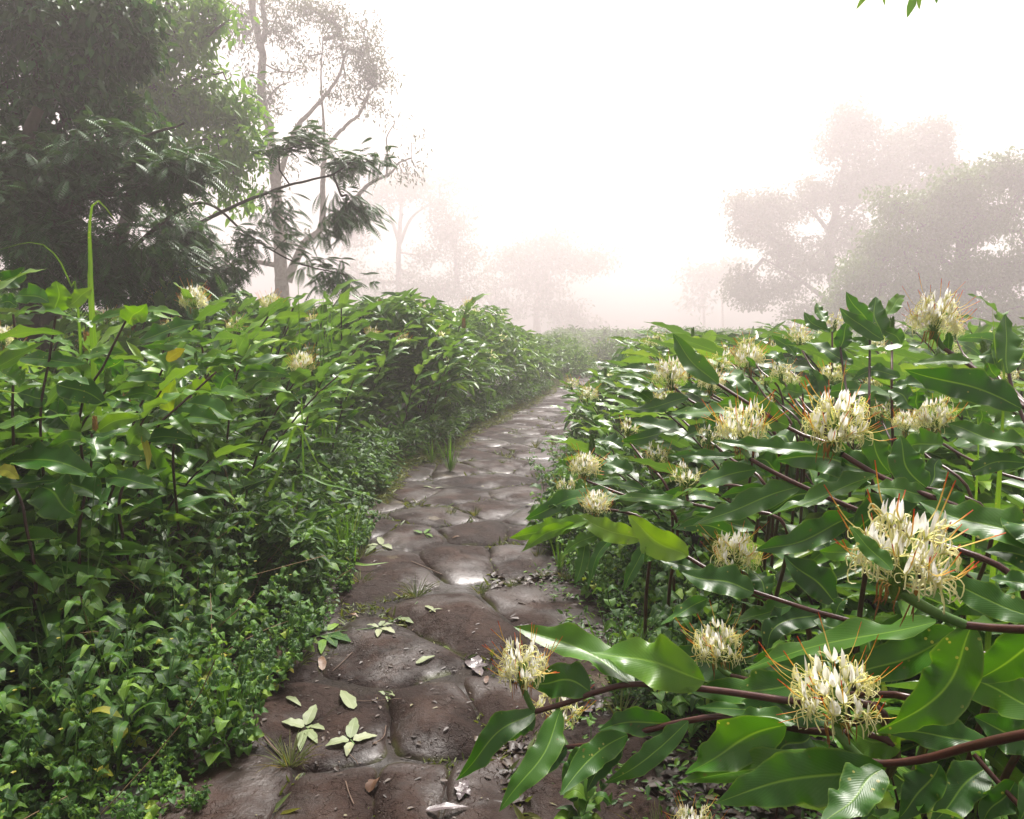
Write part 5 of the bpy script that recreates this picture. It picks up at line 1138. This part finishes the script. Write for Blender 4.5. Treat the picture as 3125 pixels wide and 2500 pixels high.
tree('rounded_tree', 'broad rounded green tree filling the right edge behind the flowers', 'tree',
     [([grd(2950, D9), S(2950, 900, D9), S(2940, 750, D9), S(2980, 620, D9)], .2, .08)],
     [([S(2945, 850, D9), S(2820, 760, D9), S(2700, 760, D9)], .07, .02), ([S(2945, 760, D9), S(3060, 650, D9), S(3150, 560, D9)], .07, .02), ([S(2945, 780, D9), S(2880, 660, D9), S(2800, 620, D9)], .06, .02)],
     [blob(2760, 640, 110, 50, D9, 1.5), blob(2900, 590, 120, 60, D9, 1.8), blob(3050, 540, 120, 60, D9, 1.8), blob(3180, 580, 80, 110, D9, 1.5), blob(2700, 740, 110, 60, D9, 1.3), blob(2860, 720, 130, 80, D9, 2.0), blob(3020, 700, 140, 90, D9, 2.2),
      blob(2620, 820, 120, 50, D9, 1.2), blob(2780, 850, 140, 70, D9, 1.9), blob(2950, 840, 140, 80, D9, 2.0), blob(3110, 820, 120, 100, D9, 2.0), blob(2640, 930, 150, 45, D9, 1.4), blob(2850, 950, 150, 50, D9, 1.5), blob(3060, 960, 140, 50, D9, 1.5)],
     'misttree', .11, 26, 1500, 'bark_dark', .005, .3, 39, 'broad', .55, .27, .17, k_=4.4, kl=3.1)

# ------------------------------------------------------------------ weeds along the path
def herb_variant(seed, H, n, L, ratio=.26, bushy=0, m_='herb', stem='stem_green'):
    """weed: stem mesh, foliage mesh of opposite toothed leaves"""
    r = np.random.default_rng(seed); st, fo = MB(), MB()
    axes = [(np.zeros(3), np.array([r.normal(0, .12), r.normal(0, .12), 1.0]), H)]
    for k in range(bushy):
        a = r.uniform(0, 6.28); axes.append((np.zeros(3), np.array([math.cos(a) * .6, math.sin(a) * .6, 1.0]), H * r.uniform(.6, .95)))
    for o, d, h in axes:
        d = nrm(d[None])[0]; b = r.normal(0, .12, 2)
        pts = np.array([o, o + d * h * .5 + [b[0] * h * .5, b[1] * h * .5, 0], o + d * h])
        p = spline(pts, 8); tube(st, p, np.linspace(.003, .0014, 8), 5)
        ph = r.uniform(0, 3)
        for k in range(n):
            f = .22 + .78 * k / (n - 1); q = p[min(7, int(f * 7.01))]
            a = ph + k * 1.57
            for sg in (0, math.pi):
                dd = np.array([math.cos(a + sg), math.sin(a + sg), r.uniform(.0, .45)])
                l = L * r.uniform(.7, 1.2) * (1.0 - .35 * f ** 3)
                e = q + dd * l - np.array([0, 0, l * r.uniform(.1, .45)])
                blade(fo, [q + dd * .012, q + dd * l * .55 + [0, 0, .01], e], l * ratio, (r.normal(0, .25), r.normal(0, .25), 1), 7, 4, .25, .07, 2.5,
                      float(np.clip(r.normal(.47, .24), 0, 1)), prof='ovate', rng=r)
    return st.mesh('stem', M[stem]), fo.mesh('foliage', M[m_])
HV = [herb_variant(200, .66, 7, .10), herb_variant(201, .52, 7, .08, .3, 3), herb_variant(202, .36, 7, .055, .36, 5), herb_variant(203, .78, 8, .11, .26, 1),
      herb_variant(204, .25, 6, .042, .38, 7), herb_variant(205, .58, 8, .07, .38, 3), herb_variant(206, .42, 6, .09, .33, 2),
      herb_variant(207, .55, 9, .12, .13, 2), herb_variant(208, .5, 5, .13, .32, 1), herb_variant(209, .4, 9, .035, .4, 6)]
rh = np.random.default_rng(77)
WG = 'small leafy weeds along the path'
WL = {0: 'upright weed with paired pointed leaves in the mass beside the path', 1: 'branching weed with small pointed leaves in the mass beside the path', 2: 'low bushy weed with tiny leaves in the mass beside the path',
      3: 'tall thin weed with long paired leaves in the mass beside the path', 4: 'creeping weed with very small round leaves in the mass beside the path', 5: 'weed with rounded leaves in the mass beside the path', 6: 'short weed with broad leaves in the mass beside the path',
      7: 'weed with long narrow leaves in the mass beside the path', 8: 'weed with few very large leaves in the mass beside the path', 9: 'dense weed with many tiny leaves in the mass beside the path'}
def herb(v, x, y, s, rz, label=None):
    root = empty('weed', (x, y, 0), label or WL[v], 'weed', None if label else WG, rz, s)
    root.rotation_euler = (rh.normal(0, .12), rh.normal(0, .12), rz)
    link('stem', HV[v][0], root); link('foliage', HV[v][1], root); return root
cnt = 0; pts = []
for _ in range(30000):
    if cnt >= 230: break
    y = 1.15 + 5.6 * rh.random() ** 1.5; dx = rh.random() ** .8 * (1.5 if y < 3 else .85)
    x = XL(y) - dx + .06 + .16 * max(0, math.sin(y * 2.7 + 1))
    if x < -.75 * y - .5 or any((x - a) ** 2 + (y - b) ** 2 < .0085 * (1 + y * .4) for a, b in pts): continue
    pts.append((x, y)); cnt += 1
    v = int(rh.choice([2, 4, 6, 2]) if dx < .2 else rh.choice([0, 1, 3, 5, 6, 7, 8, 8, 9, 9] if y > 2.2 else [1, 2, 5, 6, 7, 9, 9, 4]))
    herb(v, x, y, rh.uniform(.8, 1.2) * (1.25 if dx > .6 else 1.05 if dx > .3 else .8) * (.75 if y < 2.1 else 1), rh.uniform(0, 6.28))
cnt = 0
for _ in range(30000):
    if cnt >= 68: break
    y = 2.4 + 5.0 * rh.random() ** 1.3; dx = rh.random() * .7; x = XR(y) + dx - .04 - .16 * max(0, math.sin(y * 3.1))
    if y < 3.2 and x < .55 or any((x - a) ** 2 + (y - b) ** 2 < .014 for a, b in pts): continue
    pts.append((x, y)); cnt += 1
    herb(int(rh.choice([1, 2, 4, 6, 5])), x, y, rh.uniform(.7, 1.2), rh.uniform(0, 6.28))
for (u, v_, var, s, lab) in ((1740, 2500, 6, .8, 'pale young weed with three toothed leaves at the bottom edge'), (1325, 1470, 3, 0, None)):
    if s:
        g = G(u, v_); herb(var, g[0], g[1] - .1, s, 1.0, lab)

# ground cover too small to count
def cover(name, label, fx, y0, y1, n, zmax, leaf, seed, m_, wid=.3, pw=1.5, flat=False):
    r = np.random.default_rng(seed); mb = MB()
    y = y0 + (y1 - y0) * r.random(n) ** pw; lo, hi = fx(y); x = lo + (hi - lo) * r.random(n)
    cl = .5 + .5 * np.sin(x * 9 + np.sin(y * 7)) * np.sin(y * 8 + np.sin(x * 5))
    z = zmax * r.random(n) * (.3 + .7 * cl) + .012
    D = np.stack([r.normal(0, 1, n), r.normal(0, 1, n), r.normal(.1 if not flat else 0, .35 if not flat else .08, n)], 1)
    N = np.stack([r.normal(0, .4 if not flat else .15, n), r.normal(0, .4 if not flat else .15, n), np.ones(n)], 1)
    L = leaf * r.uniform(.5, 1.4, n)
    leafcloud(mb, np.stack([x, y, z], 1), D, N, L, L * wid, np.clip(r.normal(.45, .22, n), 0, 1), .3, .2)
    o = mb.build(name, M[m_]); tag(o, label, 'ground cover', kind='stuff')
cover('ground_cover', 'carpet of tiny green leaves on the left verge of the path', lambda y: (XL(y) - 1.3, XL(y) + .06), 1.1, 9, 14000, .05, .026, 1, 'cover', .34)
cover('ground_cover', 'carpet of tiny green leaves on the right verge of the path', lambda y: (XR(y) - .02, XR(y) + .8), 2.6, 10, 16000, .12, .024, 2, 'cover', .34)
cover('leaf_litter', 'brown rotting leaf litter on the dark ground under the right-hand gingers', lambda y: (XR(y) - .45, XR(y) + 1.6), 1.2, 4.2, 9000, .015, .045, 3, 'litter', .3, 1.2, True)
cover('ground_cover', 'thin green sprouts among the litter under the right-hand gingers', lambda y: (XR(y) - .25, XR(y) + 1.6), 1.2, 4.2, 5200, .07, .03, 6, 'cover', .2, 1.0)
cover('verge_grass', 'short pale grass and moss on the far verges of the path', lambda y: (XL(y) - .5, XL(y) + .12), 6, 30, 14000, .14, .06, 4, 'drygrass', .08)
cover('verge_grass', 'short pale grass on the far right verge of the path', lambda y: (XR(y) - .1, XR(y) + .5), 6, 30, 12000, .14, .06, 5, 'drygrass', .08)

def straws():
    r = np.random.default_rng(31); mb = MB()
    for k in range(150):
        y = 1.3 + 4.2 * r.random(); x = XL(y) - r.random() ** .8 * 1.4; h = r.uniform(.2, .75)
        o = np.array([x, y, 0.0]); e = o + [r.normal(0, .28), r.normal(0, .25), h * r.uniform(.5, 1)]
        tube(mb, spline([o, (o + e) / 2 + [r.normal(0, .05), r.normal(0, .05), .05], e], 6), .0016, 4)
    tag(mb.build('dry_straw', M['straw']), 'thin dry stalks standing and leaning among the left weeds', 'dry stalks', kind='stuff')
    mb = MB(); n = 70; y = 1.3 + 3 * r.random(n); x = XL(y) - r.random(n) * 1.2; z = r.uniform(.2, .5, n)
    for j in range(5):
        a = j * 1.257; D = np.tile([math.cos(a), math.sin(a), .4], (n, 1))
        leafcloud(mb, np.stack([x, y, z], 1), D, np.tile([0, 0, 1.0], (n, 1)), np.full(n, .007), np.full(n, .003), np.full(n, .9))
    tag(mb.build('tiny_flowers', M['yellow_leaf']), 'tiny yellow flowers dotted among the left weeds', 'flowers', kind='stuff')
M['straw'] = plain_mat('dry_straw', (.12, .07, .035), (.26, .18, .09), .7, 20, .2)
straws()

# ------------------------------------------------------------------ grass
def tuft_mesh(seed, n, L, wd, spread, m_, droop=.5):
    r = np.random.default_rng(seed); mb = MB()
    for k in range(n):
        a = r.uniform(0, 6.28); o = np.array([math.cos(a), math.sin(a), 0]) * r.uniform(0, .02)
        d = np.array([math.cos(a) * spread * r.uniform(.2, 1.2), math.sin(a) * spread * r.uniform(.2, 1.2), 1.0]); l = L * r.uniform(.4, 1.1)
        d = nrm(d[None])[0]; e = o + d * l; e[2] -= l * droop * r.uniform(.1, .6)
        blade(mb, [o, o + d * l * .55, e], wd * r.uniform(.7, 1.2), (math.cos(a + .3), math.sin(a + .3), .3), 7, 2, .3, 0, prof='grass', rng=r, R=float(r.random()))
    return mb.mesh('blades', M[m_])
TU = [tuft_mesh(1, 60, .14, .0016, 1.4, 'drygrass'), tuft_mesh(2, 40, .10, .0016, 1.5, 'drygrass'), tuft_mesh(3, 34, .09, .0018, .9, 'drygrass', .2), tuft_mesh(4, 22, .30, .0045, .35, 'grass', .3), tuft_mesh(5, 14, .62, .006, .4, 'grass', .5)]
def tuft(t, u, v, s, label, cat='grass tuft', name='grass_tuft', pos=None):
    g = G(u, v) if pos is None else pos
    root = empty(name, (g[0], g[1], .015), label, cat, 'grass tufts on and beside the path', rh.uniform(0, 6.28), s)
    link('blades', TU[t], root)
for t, u, v, s, lab in (
    (0, 1270, 1830, 1.25, 'widest grass tuft between the domed stones, below the broad dome'), (1, 1465, 1820, 1.0, 'grass tuft right of the widest one, between the same stones'),
    (1, 1560, 1800, .9, 'thin grass patch at the right end of the tuft row'), (0, 885, 2350, 1.15, 'spreading grass tuft by the pale fallen sprig near the front'),
    (2, 1375, 1580, 1.35, 'short stiff grass tuft on the stones beyond the long blade, left one'), (2, 1450, 1580, 1.2, 'short stiff grass tuft on the stones beyond the long blade, right one'),
    (1, 1535, 1418, .9, 'small dark grass tuft in the seam left of the wet stones'), (1, 1500, 1455, .8, 'tiny grass tuft in the seam in the middle of the path'),
    (2, 1635, 1368, 1.8, 'leftmost of the two yellowish grass tufts further up the path'), (2, 1690, 1365, 1.9, 'rightmost of the two yellowish grass tufts further up the path'),
    (0, 1700, 1468, 1.0, 'dark grass tuft at the right edge of the path before the flowers'), (2, 1760, 1300, 1.8, 'brown-green grass tuft across the middle of the far path'),
    (1, 1750, 1235, 1.8, 'small grass tuft on the far wet stones'), (3, 1375, 1445, 1.6, 'clump of stiff upright bright blades on the left verge'),
    (3, 1615, 1190, 2.6, 'tall pale grass against the left bank far up the path'), (3, 1560, 1240, 2.2, 'grass clump against the left bank, nearer than the tall pale one'),
    (4, 1130, 1400, 1.25, 'tall dark-stemmed grass clump rising in front of the left bank'), (4, 1880, 1500, .9, 'bright green grass blades standing left of the flowers'),
    (1, 1100, 1790, 1.3, 'dry yellowish moss and grass at the left edge of the path'), (1, 1660, 1770, .9, 'sparse grass under the drooping leaves at the path edge')):
    tuft(t, u, v, s, lab)
for k in range(44):
    y = 1.7 + 9 * rh.random() ** 1.2; side = k % 2
    x = (XL(y) + rh.uniform(-.12, .14)) if side == 0 else (XR(y) + rh.uniform(-.14, .1))
    tuft(int(rh.choice([0, 1, 2, 2, 3])), 0, 0, rh.uniform(.8, 1.5), 'small grass tuft spilling onto the %s edge of the path' % ('left' if side == 0 else 'right'), pos=(x, y, 0))
def blade_thing(name, label, pts, w, R=.6, up=(0, -1, .2), m_='grass', cat='grass', fold=.3):
    name = 'tall_grass'; b = np.array(pts[0]); root = empty(name, (b[0], b[1], 0), label, cat)
    mb = MB(); p = ([np.array([b[0], b[1], 0])] if b[2] > .05 else []) + [np.array(q) for q in pts]
    blade(mb, np.array(p) - np.array([b[0], b[1], 0]), w, up, 34, 4, fold, .01, 2, R, prof='grass')
    mb.build('blade', M[m_], root)
blade_thing('grass_blade', 'tall bright grass blade folded over at the top, against the dark tree', [P(283, 980, 3.4), P(277, 800, 3.4), P(274, 690, 3.4), P(285, 618, 3.4), P(310, 620, 3.38), P(368, 695, 3.32)], .022, .7, (.15, -1, 0))
blade_thing('grass_blade', 'arching bright grass blade coming in from the left edge', [P(240, 960, 3.4), P(215, 870, 3.4), P(170, 780, 3.4), P(100, 740, 3.4), P(-30, 770, 3.4)], .010, .7, (.1, -1, .3))
blade_thing('grass_blade', 'long narrow blade rising before the pale trunk', [P(912, 940, 4.5), P(908, 860, 4.5), P(905, 780, 4.5)], .006, .4)
for i, (u0, u1, v1) in enumerate(((960, 965, 880), (985, 1010, 860), (1000, 1040, 850), (1012, 1060, 865), (975, 985, 900))):
    blade_thing('grass_blade', 'thin reed-like blade in the group right of the pale trunk', [P(u0, 960, 6.5), P((u0 + u1) / 2, 910, 6.5), P(u1, v1, 6.5)], .009, .5)
for o in sc.objects:
    if o.get('label') == 'thin reed-like blade in the group right of the pale trunk': o['group'] = 'reed-like blades by the pale trunk'
blade_thing('grass_blade', 'long blade standing up in the left weeds, bent sharply at its top to the right', [P(800, 1560, 4.3), P(860, 1420, 4.3), P(905, 1302, 4.3), P(950, 1380, 4.28), P(1000, 1480, 4.25)], .013, .75, (.2, -1, .2))
blade_thing('grass_blade', 'long blade slanting left to right from the bent blade tip', [P(740, 1490, 4.3), P(820, 1400, 4.3), P(905, 1305, 4.3)], .011, .7, (.2, -1, .5))
blade_thing('grass_blade', 'nearly level dark grass blade pointing at the stones from the left weeds', [P(900, 1465, 4.4), P(1000, 1480, 4.3), P(1100, 1505, 4.2), P(1195, 1545, 4.1)], .011, .4, (0, -.3, 1))
blade_thing('grass_blade', 'pale blade lying across the stone edge at left', [G(1060, 1712, .05), G(1110, 1725, .06), G(1190, 1716, .06)], .014, .8, (0, -.3, 1))
blade_thing('grass_blade', 'pale green blade standing at the stone edge near the lying one', [G(1083, 1730), P(1085, 1680, 4.2), P(1090, 1640, 4.2)], .008, .6)
blade_thing('grass_blade', 'wide pale green blade standing among the flowers at the right edge', [P(3060, 1250, 1.95), P(3040, 1100, 1.95), P(3032, 1000, 1.95), P(3027, 922, 1.95)], .011, .7, (.1, -1, 0))
blade_thing('grass_blade', 'bright blade leaning left in the right bank, beside the rounded leaf', [P(2985, 1380, 2.2), P(2962, 1290, 2.2), P(2932, 1205, 2.2)], .008, .7, (.1, -1, 0))
blade_thing('grass_blade', 'left one of the two crossed bright blades beside the far stones', [P(1855, 1320, 6.5), P(1865, 1260, 6.5), P(1883, 1204, 6.5)], .018, .7)
blade_thing('grass_blade', 'right one of the two crossed bright blades beside the far stones', [P(1910, 1310, 6.5), P(1900, 1260, 6.5), P(1884, 1206, 6.5)], .018, .65)

# ------------------------------------------------------------------ fallen leaves on the path
def stone_z(x, y):
    return .05
DEP = None
def surf(u, v):
    """point of the modelled path under the pixel"""
    global DEP
    if DEP is None:
        bpy.context.view_layer.update(); DEP = bpy.context.evaluated_depsgraph_get()
    p = P(u, v, 1.0); d = Vector([float(a) for a in p - CAMP]).normalized()
    o = Vector((0, 0, CAMH)); allowed = ('paving_stone', 'path', 'ground')
    for _ in range(60):
        hit, loc, nor, idx, ob, mt = sc.ray_cast(DEP, o, d)
        if not hit: break
        if ob.name.split('.')[0] in allowed: return np.array(loc), np.array(nor)
        o = loc + d * .001
    return G(u, v, .03), np.array([0, 0, 1.0])
def fallen(name, label, u, v, leaves, m_, cat='fallen leaf', curl=0.0):
    """leaves: [(du, dv base, du, dv tip, width px)] relative to (u, v)"""
    c, n_ = surf(u, v); root = empty(name, c, label, cat)
    n_ = n_ if n_[2] > .3 else np.array([0, 0, 1.0])
    for i, (a, b, e, f, wd) in enumerate(leaves):
        p0, q0 = surf(u + a, v + b); p1, q1 = surf(u + e, v + f)
        z = np.array([0, 0, 1.0]); p0 = p0 + z * .006; p1 = p1 + z * .006; m_d = (p0 + p1) / 2 + z * (.006 + curl)
        pm, _q = surf(u + (a + e) / 2, v + (b + f) / 2); m_d[2] = max(m_d[2], pm[2] + .007 + curl)
        mb = MB(); W = wd / FPX * np.linalg.norm(c - CAMP) / 2 * 1.0
        blade(mb, np.array([p0, m_d, p1]) - c, W, q1 * .5 + z, 14, 6, .12 + curl * 8, .10, 2.5, float(rh.uniform(.3, .9)), prof='ovate')
        mb.build('leaf', M[m_], root)
    if len(leaves) > 2:
        mb = MB(); p1, _ = surf(u + 12, v + 14); tube(mb, spline([np.array([0, 0, .006]), (p1 - c) + [0, 0, .006]], 4), .0016, 5); mb.build('stalk', M['stem_green'], root)
for a in (
    ('fallen_sprig', 'pale whitish sprig of five leaves lying on the dark front stone', 934, 2222, [(-5, 0, -75, -15, 40), (0, -5, 30, -68, 34), (5, 0, 58, 10, 26), (0, 10, 35, 52, 26), (-6, 12, -18, 78, 28)], 'pale_leaf'),
    ('fallen_sprig', 'green mottled sprig of four leaves right of the whitish one', 1070, 2262, [(-5, 0, -78, 20, 34), (0, -5, 15, -68, 34), (8, 2, 82, -12, 34), (0, 8, -12, 52, 24)], 'pale_leaf'),
    ('fallen_leaf', 'pale leaf pointing up at the seam above the whitish sprig', 1060, 2160, [(20, 8, -20, -50, 36)], 'pale_leaf'),
    ('fallen_leaf', 'small pale leaf left of the seam on the dark stone', 895, 2145, [(-20, -15, 25, 15, 18)], 'pale_leaf'),
    ('fallen_leaf', 'single green-yellow leaf lying on the smooth middle stone', 1298, 2017, [(-28, 12, 30, -12, 22)], 'pale_leaf'),
    ('trailing_sprig', 'bright green sprig of rounded leaves reaching onto the path from the left', 1000, 1935, [(-5, -5, -55, -20, 34), (0, -8, 35, -28, 22), (5, 4, 72, 28, 34), (0, 8, 28, 44, 30), (-14, 20, -20, 66, 22), (-20, 10, 10, 26, 18)], 'herb'),
    ('trailing_sprig', 'second sprig of pale leaves along the same runner, right of the bright one', 1160, 1918, [(-5, 0, -42, -8, 16), (0, -4, 15, -20, 16), (5, 2, 46, 18, 24), (-2, 6, -8, 30, 20), (8, -4, 40, -10, 14)], 'pale_leaf'),
    ('fallen_leaf', 'pale green leaf at the upper end of the runner', 1235, 1902, [(-18, -12, 28, 4, 22)], 'pale_leaf'),
    ('fallen_leaf', 'curled brown leaf alone on the bottom stone', 1142, 2408, [(-16, 16, 14, -22, 34)], 'brown_leaf', .012),
    ('fallen_leaf', 'brown leaf among the weeds left of the middle stone', 982, 2030, [(2, 20, 0, -24, 22)], 'brown_leaf', .006),
    ('fallen_leaf', 'small rusty leaf on the seam below the tuft row', 1080, 1880, [(-16, 0, 14, 6, 14)], 'brown_leaf', .004),
    ('fallen_leaf', 'pale bent leaf beneath the widest grass tuft', 1310, 1862, [(-12, -10, 20, 10, 14), (0, 8, 42, 0, 10)], 'pale_leaf'),
    ('fallen_leaf', 'grey rotting lobed leaf stuck on the wet mud right of the mossy gap', 1450, 2042, [(0, 0, -28, -22, 34), (0, 0, 10, -38, 34), (0, 0, 40, -10, 36), (0, 0, 20, 25, 30)], 'grey_leaf'),
    ('fallen_leaf', 'second grey rotting leaf near the bottom, below the dome', 1410, 2420, [(0, 0, -22, -18, 26), (0, 0, 16, -34, 28), (0, 0, 26, 10, 26), (0, 0, -8, 28, 24)], 'grey_leaf'),
    ('fallen_leaf', 'brown leaf right of the grey rotting one', 1484, 2080, [(-2, 10, 4, -14, 14)], 'brown_leaf'),
    ('fallen_leaf', 'long dark wet leaf at the bottom edge of the path', 1360, 2480, [(-60, -2, 70, -12, 26)], 'grey_leaf'),
    ('fallen_leaf', 'pale leaf on the wet seam before the broad dome, top right', 1390, 1643, [(-10, 2, 14, -4, 8)], 'brown_leaf'),
    ('fallen_leaf', 'small pale leaf on the right-hand wet stones', 1612, 1543, [(-8, 0, 10, 2, 9)], 'pale_leaf'),
    ('fallen_sprig', 'wilted green leaves piled on the left stones under the verge', 1165, 1665, [(-10, 0, -60, 8, 22), (0, 0, -10, -24, 20), (5, 0, 32, 14, 22), (-20, 4, -50, 30, 20)], 'pale_leaf'),
    ('fallen_sprig', 'dark green leaves lying on the flat stone beyond', 1295, 1630, [(-8, 0, -34, -8, 14), (0, 0, 20, -14, 12), (4, 2, 26, 12, 12)], 'herb'),
    ('fallen_sprig', 'tiny yellowish bits of leaf at the seam of the front dome', 1180, 2125, [(-6, 0, -26, -10, 10), (2, 0, 26, 4, 10), (0, 4, 4, 22, 9)], 'pale_leaf'),
    ('fallen_leaf', 'pale leaves on the far stone edge beside the verge', 1330, 1490, [(-40, -4, -8, 2, 10), (0, 2, 30, 0, 8)], 'pale_leaf'),
    ('fallen_leaf', 'small green leaf on the dark ground below the drooping gingers', 1903, 1912, [(-10, -6, 12, 6, 10)], 'pale_leaf')):
    fallen(*a[:6], curl=a[6] if len(a) > 6 else 0.0)
# scattered specks and small dead leaves on the stones
def debris():
    r = np.random.default_rng(8); mb = MB(); n = 550
    u = r.uniform(700, 1750, n); v = r.uniform(1400, 2500, n)
    C = []; Nn = []
    for a, b in zip(u, v):
        g = G(a, b)
        if XL(g[1]) < g[0] < XR(g[1]):
            p, q = surf(a, b); C.append(p + q * .004); Nn.append(q)
    C = np.array(C); n = len(C); L = .011 * r.uniform(.4, 2.2, n) ** 1.3
    D = np.stack([r.normal(0, 1, n), r.normal(0, 1, n), np.zeros(n)], 1)
    leafcloud(mb, C, D, np.array(Nn) + r.normal(0, .1, (n, 3)), L, L * r.uniform(.1, .35, n), np.clip(r.normal(.4, .3, n), 0, 1), .3, .1)
    tag(mb.build('leaf_crumbs', M['litter']), 'crumbs of dead leaf scattered over the wet stones', 'leaf litter', kind='stuff')
debris()
def twig(label, pix, rad=.0018, m_='twig', name='twig'):
    P3 = [surf(u, v)[0] + np.array([0, 0, .006]) for u, v in pix]; c = P3[0].copy()
    root = empty(name, c, label, 'twig'); mb = MB(); tube(mb, spline(np.array(P3) - c, 10), rad, 5); mb.build('wood', M[m_], root)
twig('thin brown twig slanting over the foot of the broad domed stone', [(1255, 1716), (1300, 1735), (1348, 1756)], .003)
twig('short reddish twig on the bottom slab, left of the curled leaf', [(1055, 2390), (1065, 2425), (1080, 2460)])
twig('curved straw-coloured twig on the side of the largest dome', [(1178, 2220), (1170, 2255), (1136, 2278)])
twig('green runner linking the two bright sprigs to the tuft row', [(1275, 1840), (1215, 1890), (1130, 1922), (1040, 1930), (960, 1950)], .0022, 'stem_green', 'runner')
twig('brown runner crossing the dark left stone', [(725, 2125), (770, 2200), (820, 2270), (860, 2310)], .003, 'twig', 'runner')
twig('straight straw-like twig on the left weeds edge beside the middle stone', [(1075, 1995), (1040, 2030), (1015, 2052)], .002)
twig('thin dark twig below the green mottled sprig', [(1060, 2300), (1085, 2325), (1092, 2337)], .0014)
twig('long straw lying level across the wet seam', [(1040, 2140), (1120, 2144), (1225, 2136)], .0014)

# leaves hanging into the top right corner from a branch above the frame
root = empty('overhanging_branch', P(2740, -60, 3.0), 'green leaves hanging into the top right corner from a branch overhead', 'branch')
loc = np.array(root.location); mb = MB(); tube(mb, spline([P(3300, -420, 3.4), P(3000, -160, 3.1), P(2740, -40, 3.0), P(2600, -30, 3.0)], 14) - loc, np.linspace(.02, .003, 14), 6); mb.build('limb', M['twig'], root)
for u0, v0, u1, v1, wd in ((2660, -30, 2612, 30, 14), (2690, -30, 2700, 18, 10), (2790, -10, 2768, 55, 20), (2800, -20, 2805, 30, 14), (2850, -40, 2858, 12, 16), (2700, -40, 2640, -10, 14), (2830, -30, 2862, 5, 12)):
    mb = MB(); a, b = P(u0, v0, 3.0), P(u1, v1, 2.98); blade(mb, np.array([a, (a + b) / 2 + [0, 0, .006], b]) - loc, wd / FPX * 3 / 1.6, (0, -1, .3), 9, 4, .2, .04, 2, .55, prof='ovate')
    mb.build('leaf', M['greentree'], root)

# ------------------------------------------------------------------ the fog
def haze():
    me = bpy.data.meshes.new('haze'); X, Y0, Y1, Z0, Z1 = 165, -165, 165, -6.5, 40.0
    v = [(x, y, z) for x in (-X, X) for y in (Y0, Y1) for z in (Z0, Z1)]
    f = [(0, 1, 3, 2), (4, 6, 7, 5), (0, 4, 5, 1), (2, 3, 7, 6), (0, 2, 6, 4), (1, 5, 7, 3)]
    me.from_pydata(v, [], f); me.update()
    m = bpy.data.materials.new('fog'); m.use_nodes = True; nt = m.node_tree
    nt.nodes.remove(nt.nodes['Principled BSDF'])
    pv = nt.nodes.new('ShaderNodeVolumePrincipled'); pv.inputs['Color'].default_value = (.94, .87, .885, 1)
    pv.inputs['Density'].default_value = FOG; pv.inputs['Anisotropy'].default_value = .5
    pv.inputs['Density Attribute'].default_value = ''
    nt.links.new(pv.outputs[0], nt.nodes['Material Output'].inputs['Volume'])
    me.materials.append(m)
    o = link('haze', me); tag(o, 'pale pinkish fog filling the air between the trees', 'fog', kind='stuff')
    o.visible_shadow = True
FOG = .0068
haze()
